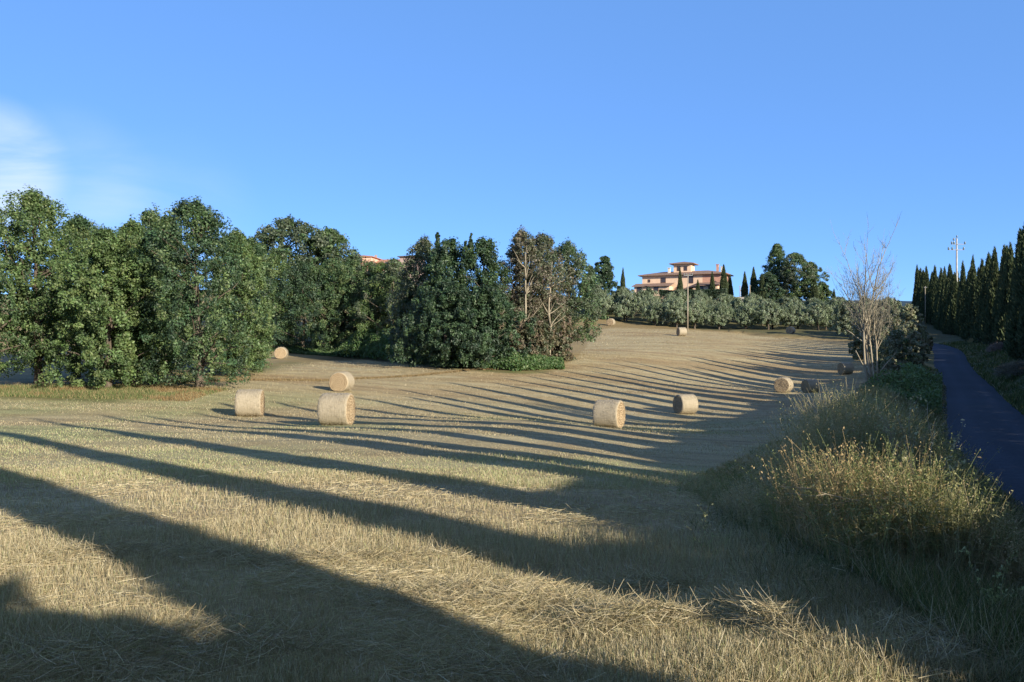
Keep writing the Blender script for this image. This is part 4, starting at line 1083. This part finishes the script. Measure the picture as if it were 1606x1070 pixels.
strips(sb, np.stack([x, y, ground(x, y) - .01], 1), np.stack([r.normal(size=n) * .5, r.normal(size=n) * .5, np.ones(n)], 1), r.uniform(.03, .11, n), .00045 * y * r.uniform(.6, 1.3, n), np.zeros((n, 3)),
       STR[r.integers(0, 5, n)] * r.uniform(.5, .88, (n, 1)), r, 1, .5)
tag(sb.build('stubble', M_dry), 'pale cut stubble standing over the mown field', 'stubble', kind='stuff')
# loose straw
ls = MB()
x, y, p = field_pts(150000, r, 740, 1110); n = len(x)
dens = fbm(x, y, 1.3, 73)
keep = r.random(n) < .9 * sst(.50, .68, dens) * sst(22, 9, y) + .09; x, y = x[keep], y[keep]; n = len(x)
D = rnd_dir(n, r, .16); dist = np.hypot(x, y)
strips(ls, np.stack([x, y, ground(x, y) + r.uniform(.01, .07, n)], 1), D, r.uniform(.04, .20, n), np.maximum(.0034, .0005 * dist) * r.uniform(.7, 1.2, n), rnd_dir(n, r, .2) * .25,
       STR[r.integers(0, 5, n)] * r.uniform(.7, 1.12, (n, 1)), r, 3, .6)
# raked heaps of straw in the foreground
def clump(cx_, cy_, rx, ry, hh, n, rot=0, tint=1.0):
    a = r.random(n) * 6.283; q = np.sqrt(r.random(n)); u_ = np.cos(a) * q * rx; v_ = np.sin(a) * q * ry
    x = cx_ + u_ * math.cos(rot) - v_ * math.sin(rot); y = cy_ + u_ * math.sin(rot) + v_ * math.cos(rot)
    z = ground(x, y) + hh * np.clip(1 - q ** 2, 0, 1) * r.uniform(.3, 1.0, n) * (.6 + .8 * vnoise(x, y, .35, 9))
    D = rnd_dir(n, r, .38)
    strips(ls, np.stack([x, y, z], 1), D, r.uniform(.05, .25, n), r.uniform(.0026, .005, n), rnd_dir(n, r) * .25, STR[r.integers(0, 5, n)] * tint * r.uniform(.45, 1.12, (n, 1)), r, 3, .6)
for a in ((1.95, 6.6, .16, 1.15, .22, 5200, .12), (.95, 6.9, .75, .5, .20, 6500, 0), (-.3, 7.6, 1.2, .5, .13, 6500, .1), (2.6, 5.9, .8, .6, .10, 4200, 0), (-2.6, 6.0, 1.5, .7, .12, 6000, .1),
          (-4.4, 9.4, 1.6, .5, .12, 4500, 0), (.3, 5.8, 1.1, .35, .07, 3500, 0), (1.5, 5.5, 1.2, .5, .08, 4500, 0), (-1.8, 9.2, 1.3, .35, .10, 3500, .2), (1.4, 8.4, .5, .3, .08, 1600, 0)):
    clump(*a)
tag(ls.build('loose_straw', M_dry), 'tangled loose straw lying over the near stubble', 'straw', kind='stuff')

# grass of the verge and bank
def bank_pts(n, r, y0, y1, p0, p1):
    """along the road between fwd distances y0..y1, lateral p0..p1 from the centre line"""
    yy = y0 * (y1 / y0) ** r.random(n)
    lim = HW + np.interp(yy, [3, 6, 9, 12, 18], [2.0, 2.9, 4.2, 5.2, 9.0])
    pp_ = p1 + (np.maximum(p0, -lim) - p1) * r.random(n) if p1 < 0 else r.uniform(p0, p1, n)
    k = np.array([np.abs(RC[:, 1] - v).argmin() for v in yy]); 
    x = np.interp(yy, RC[:, 1], RC[:, 0]) + RN[k, 0] * pp_; y = yy + RN[k, 1] * pp_
    return x, y, pp_
GRN = np.array([(.10, .13, .05), (.13, .165, .06), (.20, .20, .09), (.08, .105, .045)])
vg = MB(); r = R(31)
x, y, p = bank_pts(90000, r, 3.0, 80, -HW - 5.0, -HW + .05); n = len(x); dist = np.hypot(x, y)
tal = fbm(x, y, 1.5, 81)
L = (.07 + .20 * sst(.35, .7, tal)) * r.uniform(.5, 1.4, n) * np.where(-p < HW + .4, .45, 1)
c_ = GRN[r.integers(0, 4, n)]; dr = r.random(n) < .30 + .4 * sst(.45, .65, fbm(x, y, 2.3, 82)); c_[dr] = STR[r.integers(0, 5, dr.sum())] * .72
strips(vg, np.stack([x, y, ground(x, y) - .01], 1), np.stack([r.normal(size=n) * .35, r.normal(size=n) * .35, np.ones(n)], 1), L, np.maximum(.005, .0008 * dist) * r.uniform(.7, 1.3, n), rnd_dir(n, r, .2) * .25,
       c_ * r.uniform(.7, 1.2, (n, 1)), r, 3, .1)
x, y, p = bank_pts(60000, r, 12, 130, HW - .05, HW + 7.5); n = len(x); dist = np.hypot(x, y)
L = (.10 + .30 * sst(.4, .7, fbm(x, y, 1.8, 84))) * r.uniform(.5, 1.4, n)
c_ = GRN[r.integers(0, 4, n)] * .9; dr = r.random(n) < .25 * sst(.4, .7, fbm(x, y, 4, 85)) + .1; c_[dr] = STR[r.integers(0, 5, dr.sum())] * .6
strips(vg, np.stack([x, y, ground(x, y) - .01], 1), np.stack([r.normal(size=n) * .35, r.normal(size=n) * .35, np.ones(n)], 1), L, np.maximum(.006, .0009 * dist) * r.uniform(.7, 1.3, n), rnd_dir(n, r, .2) * .25,
       c_ * r.uniform(.7, 1.2, (n, 1)), r, 2, .1)
x, y = pix_sample(110000, r, 640, 1110, x0=500, x1=1700); p, _ = road_sp(x, y); fm = field_mask(x, y, p); dist = np.hypot(x, y)
kp = (p < -HW) & (r.random(len(x)) > fm) & (y < 45); x, y, p, dist = x[kp], y[kp], p[kp], dist[kp]; n = len(x)
L = (.04 + .13 * sst(.35, .7, fbm(x, y, 1.2, 86))) * r.uniform(.5, 1.5, n)
c_ = GRN[r.integers(0, 4, n)] * .9; dr = r.random(n) < .62 + .3 * sst(.4, .65, fbm(x, y, 2.0, 87)); c_[dr] = STR[r.integers(0, 5, dr.sum())] * .6
strips(vg, np.stack([x, y, ground(x, y) - .01], 1), np.stack([r.normal(size=n) * .5, r.normal(size=n) * .5, np.ones(n)], 1), L, np.maximum(.0045, .0007 * dist) * r.uniform(.7, 1.3, n), rnd_dir(n, r, .2) * .3,
       c_ * r.uniform(.6, 1.15, (n, 1)), r, 2, .1)
tag(vg.build('verge_grass', M_grass), 'rough grass growing on both verges of the road', 'grass', kind='stuff')

# tall dry weeds with seed heads on the bank
def stems_with_heads(mb, x, y, h, c_, r, head=.0125, nh=8, w=.005, lean=.18):
    n = len(x); z = ground(x, y) - .02; dist = np.hypot(x, y)
    P = np.stack([x, y, z], 1); D = np.stack([r.normal(size=n) * lean, r.normal(size=n) * lean, np.ones(n)], 1); D /= np.linalg.norm(D, axis=1)[:, None]
    bend = np.stack([r.normal(size=n) * .16, r.normal(size=n) * .16, -.06 * np.ones(n)], 1)
    strips(mb, P, D, h, np.maximum(w, .00042 * dist), bend, c_, r, 4, .5)
    t = 1 - r.random((n, nh)) * .33
    Q = P[:, None] + D[:, None] * (h[:, None] * t)[..., None] + bend[:, None] * (h[:, None] * t ** 2)[..., None] + r.normal(size=(n, nh, 3)) * .018
    Q = Q.reshape(-1, 3)
    leaves(mb, Q, rnd_dir(len(Q), r), head * r.uniform(.6, 1.4, len(Q)), np.repeat(np.clip(c_ * 1.0, 0, .8), nh, 0), r, .5)
    # narrow side leaves
    t = r.random((n, 6)) * .8
    Q = (P[:, None] + D[:, None] * (h[:, None] * t)[..., None] + bend[:, None] * (h[:, None] * t ** 2)[..., None]).reshape(-1, 3)
    m_ = len(Q)
    strips(mb, Q, rnd_dir(m_, r, .5) + np.array([0, 0, .5]), r.uniform(.06, .2, m_), np.full(m_, .007), rnd_dir(m_, r) * .3, np.repeat(c_ * .85, 6, 0) * r.uniform(.7, 1.2, (m_, 1)), r, 2, .1)
wd = MB(); r = R(41)
x, y, p = bank_pts(34000, r, 6.5, 38, -HW - 6.0, -HW - .9)
n = len(x)
hm = sst(.30, .58, fbm(x, y, 1.9, 91))
env_ = np.exp(-((-p - HW - 2.75) / 1.35) ** 2) * sst(5.5, 9, y)
h = (.22 + 1.15 * hm * env_) * r.uniform(.55, 1.08, n) * (1 + .24 * sst(10.5, 12.5, y)) * (1 - .55 * sst(15.5, 20, y)) * (.75 + .5 * vnoise(x, y, .9, 93))
keep = r.random(n) < .25 + .75 * env_ * hm; x, y, h = x[keep], y[keep], h[keep]; n = len(x)
z1 = fbm(x, y, 2.6, 92)
WC = np.array([(.46, .37, .22), (.40, .34, .20), (.30, .29, .14), (.22, .25, .10), (.46, .34, .18)])
pick = np.clip((z1 * 8 - 1.6 + r.normal(size=n) * .8).astype(int), 0, 4)
c_ = WC[pick] * r.uniform(.7, 1.15, (n, 1))
stems_with_heads(wd, x, y, h, c_, r)
tag(wd.build('tall_weeds', M_dry), 'tall dry grasses and weeds with seed heads on the bank by the road', 'weeds', kind='stuff')

# left verge strip below the oaks: green and rust-coloured grass
lv = MB(); r = R(51); n = 60000
x = r.uniform(-60, -19, n); y = 50.3 - .02 * x + r.uniform(-.6, 6.5, n)
z1 = fbm(x, y * 1.5, 3.0, 95)
c_ = np.where((z1 > .55)[:, None], np.array([.26, .17, .08]), np.array([.13, .17, .06])) ; dr = r.random(n) < .35; c_[dr] = np.array([.34, .27, .14])
strips(lv, np.stack([x, y, ground(x, y) - .01], 1), np.stack([r.normal(size=n) * .3, r.normal(size=n) * .3, np.ones(n)], 1), r.uniform(.05, .30, n) * (.4 + fbm(x, y, 1.5, 96)), np.full(n, .03), np.zeros((n, 3)), c_ * r.uniform(.7, 1.25, (n, 1)), r, 1, .1)
# furrow and wood edge
n = 12000; x = r.uniform(-25, 1, n); y = np.interp(x, [-24, -20, -15, -9, -4, 0], [62, 66, 70, 78, 86, 88]) + r.normal(size=n) * .35
strips(lv, np.stack([x, y, ground(x, y) - .01], 1), np.stack([r.normal(size=n) * .3, r.normal(size=n) * .3, np.ones(n)], 1), r.uniform(.05, .22, n), np.full(n, .04), np.zeros((n, 3)), np.array([(.30, .22, .12)]) * r.uniform(.6, 1.3, (n, 1)), r, 1, .1)
tag(lv.build('rough_grass', M_grass), 'strip of green and rusty rough grass along the field edge', 'grass', kind='stuff')

# brambles at the foot of the wood
bb = MB(); r = R(61); n = 60000
ex = np.array([-38, -26, -21, -13, -7.2, 0.5, 4.5]); ey = np.array([127, 124, 120.5, 106, 92.5, 88.5, 92])
hx = np.array([.6, .9, 4.2, 3.6, 2.3, 1.7, 1.0])
x = r.uniform(-38, 5.5, n); u_ = r.random(n); y = np.interp(x, ex, ey) + u_ * 6.0 - 3.2
hh = np.interp(x, ex, hx) * (.35 + .9 * fbm(x, y, 2.6, 97)) * np.clip(.4 + u_ * 1.3, 0, 1)
P = np.stack([x, y, ground(x, y) + hh * r.random(n) ** .45], 1)
BC = np.array([(.05, .095, .025), (.065, .115, .03), (.04, .075, .022), (.08, .11, .035)])
leaves(bb, P, rnd_dir(n, r) + np.array([.2, -.5, .5]), .15 * r.uniform(.6, 1.4, n), BC[r.integers(0, 4, n)] * r.uniform(.7, 1.25, (n, 1)), r)
tag(bb.build('brambles', M_leaf), 'bright green bramble thicket along the foot of the wood', 'brambles', kind='stuff')
# green herbage on the bank by the bare tree
gb = MB(); n = 16000
x, y, p = bank_pts(n, r, 36, 62, -HW - 4.0, -HW - .2)
hh = .25 + .9 * sst(.4, .7, fbm(x, y, 3, 98))
P = np.stack([x, y, ground(x, y) + hh * r.random(n) ** .6], 1)
leaves(gb, P, rnd_dir(n, r) + np.array([.2, -.5, .5]), .075 * r.uniform(.6, 1.5, n), np.array([(.10, .145, .05)]) * r.uniform(.6, 1.3, (n, 1)), r)
tag(gb.build('bank_herbs', M_leaf), 'leafy green herbs covering the bank below the bare tree', 'herbs', kind='stuff')

# ------------------------------------------------------------------ single wild plants in the foreground
def branchy(name, loc, label, cat, segs_, mat, leafc=None, seed=1, nleaf=0, lsz=.02, rad=.006):
    r = R(seed); root = empty(name, loc); tag(root, label, cat)
    m = MB(); lf = MB(); pts_all = []
    for (p0, p1, kn) in segs_:
        L_ = jitter_line(p0, p1, r, 8, .22); tube(m, L_, np.linspace(rad, rad * .35, 8), 5); pts_all.append(L_)
        for k in range(kn):
            j = r.integers(2, 8); e = L_[j] + (L_[-1] - L_[0]) * r.uniform(.12, .3) + r.normal(size=3) * .07
            q = jitter_line(L_[j], e, r, 5, .25); tube(m, q, np.linspace(rad * .5, rad * .2, 5), 4); pts_all.append(q)
    m.build('stems', mat, root, smooth=True)
    if nleaf:
        A = np.concatenate(pts_all); P = A[r.integers(0, len(A), nleaf)] + r.normal(size=(nleaf, 3)) * .012
        leaves(lf, P, rnd_dir(nleaf, r), lsz * r.uniform(.5, 1.4, nleaf), np.array([leafc]) * r.uniform(.7, 1.25, (nleaf, 1)), r, .45)
        lf.build('leaves', M_grass, root)
    return root
def wp(px, d): 
    x = px2x(px, d); return (x, d, gz(x, d))
M_stem = noise_mat('green_stem', (.16, .17, .07), (.30, .29, .14), 8, .2)
branchy('wild_plant', wp(1555, 6.6), 'pale-budded wild plant with two long bending stems at the bottom right corner', 'wild plant',
        [((0, 0, 0), (-.17, 0, .52), 3), ((0, 0, 0), (.16, .05, .42), 3), ((0, 0, 0), (.02, -.05, .36), 4), ((0, 0, 0), (-.06, -.08, .25), 3), ((.02, 0, 0), (.10, -.08, .22), 3)], M_stem, (.34, .36, .18), 71, 420, .014)
branchy('thistle', wp(1462, 8.8), 'tall brown dead thistle stalk with pale seed pods above the bank', 'thistle',
        [((0, 0, 0), (.05, 0, 1.15), 7), ((.01, 0, .5), (.22, 0, 1.15), 5), ((.02, 0, .4), (-.2, 0, .95), 4), ((.03, 0, .7), (.30, .05, .95), 4)], M_twig, (.55, .5, .36), 72, 300, .02, .008)
branchy('dead_branch', wp(1385, 8.4), 'pale knobbly fallen branch reaching left out of the weeds', 'branch',
        [((.42, .1, .50), (-.72, -.1, .80), 8), ((.1, 0, .66), (.45, -.1, .35), 5), ((-.1, 0, .7), (-.1, -.2, .40), 4), ((.42, .1, .5), (1.0, .1, .35), 3)], M_palebark, (.42, .42, .24), 73, 260, .015, .009)
branchy('wild_plant', wp(1405, 10.5), 'bundle of slanting pale stalks standing up in the middle of the weeds', 'wild plant',
        [((.3, 0, 0), (-.15, 0, 1.25), 6), ((.35, 0, 0), (.02, 0, 1.2), 6), ((.25, 0, 0), (.18, 0, 1.3), 5), ((.4, 0, 0), (-.02, .1, 1.0), 5)], M_palebark, (.5, .46, .3), 74, 420, .018, .007)
branchy('wild_plant', wp(1112, 9.6), 'lone wispy grass plant at the shaded foot of the bank', 'wild plant',
        [((0, 0, 0), (-.12, 0, .42), 3), ((0, 0, 0), (-.04, 0, .45), 3), ((0, 0, 0), (.05, 0, .32), 3), ((0, 0, 0), (-.18, .02, .3), 2)], M_stem, (.38, .38, .22), 75, 160, .014, .004)
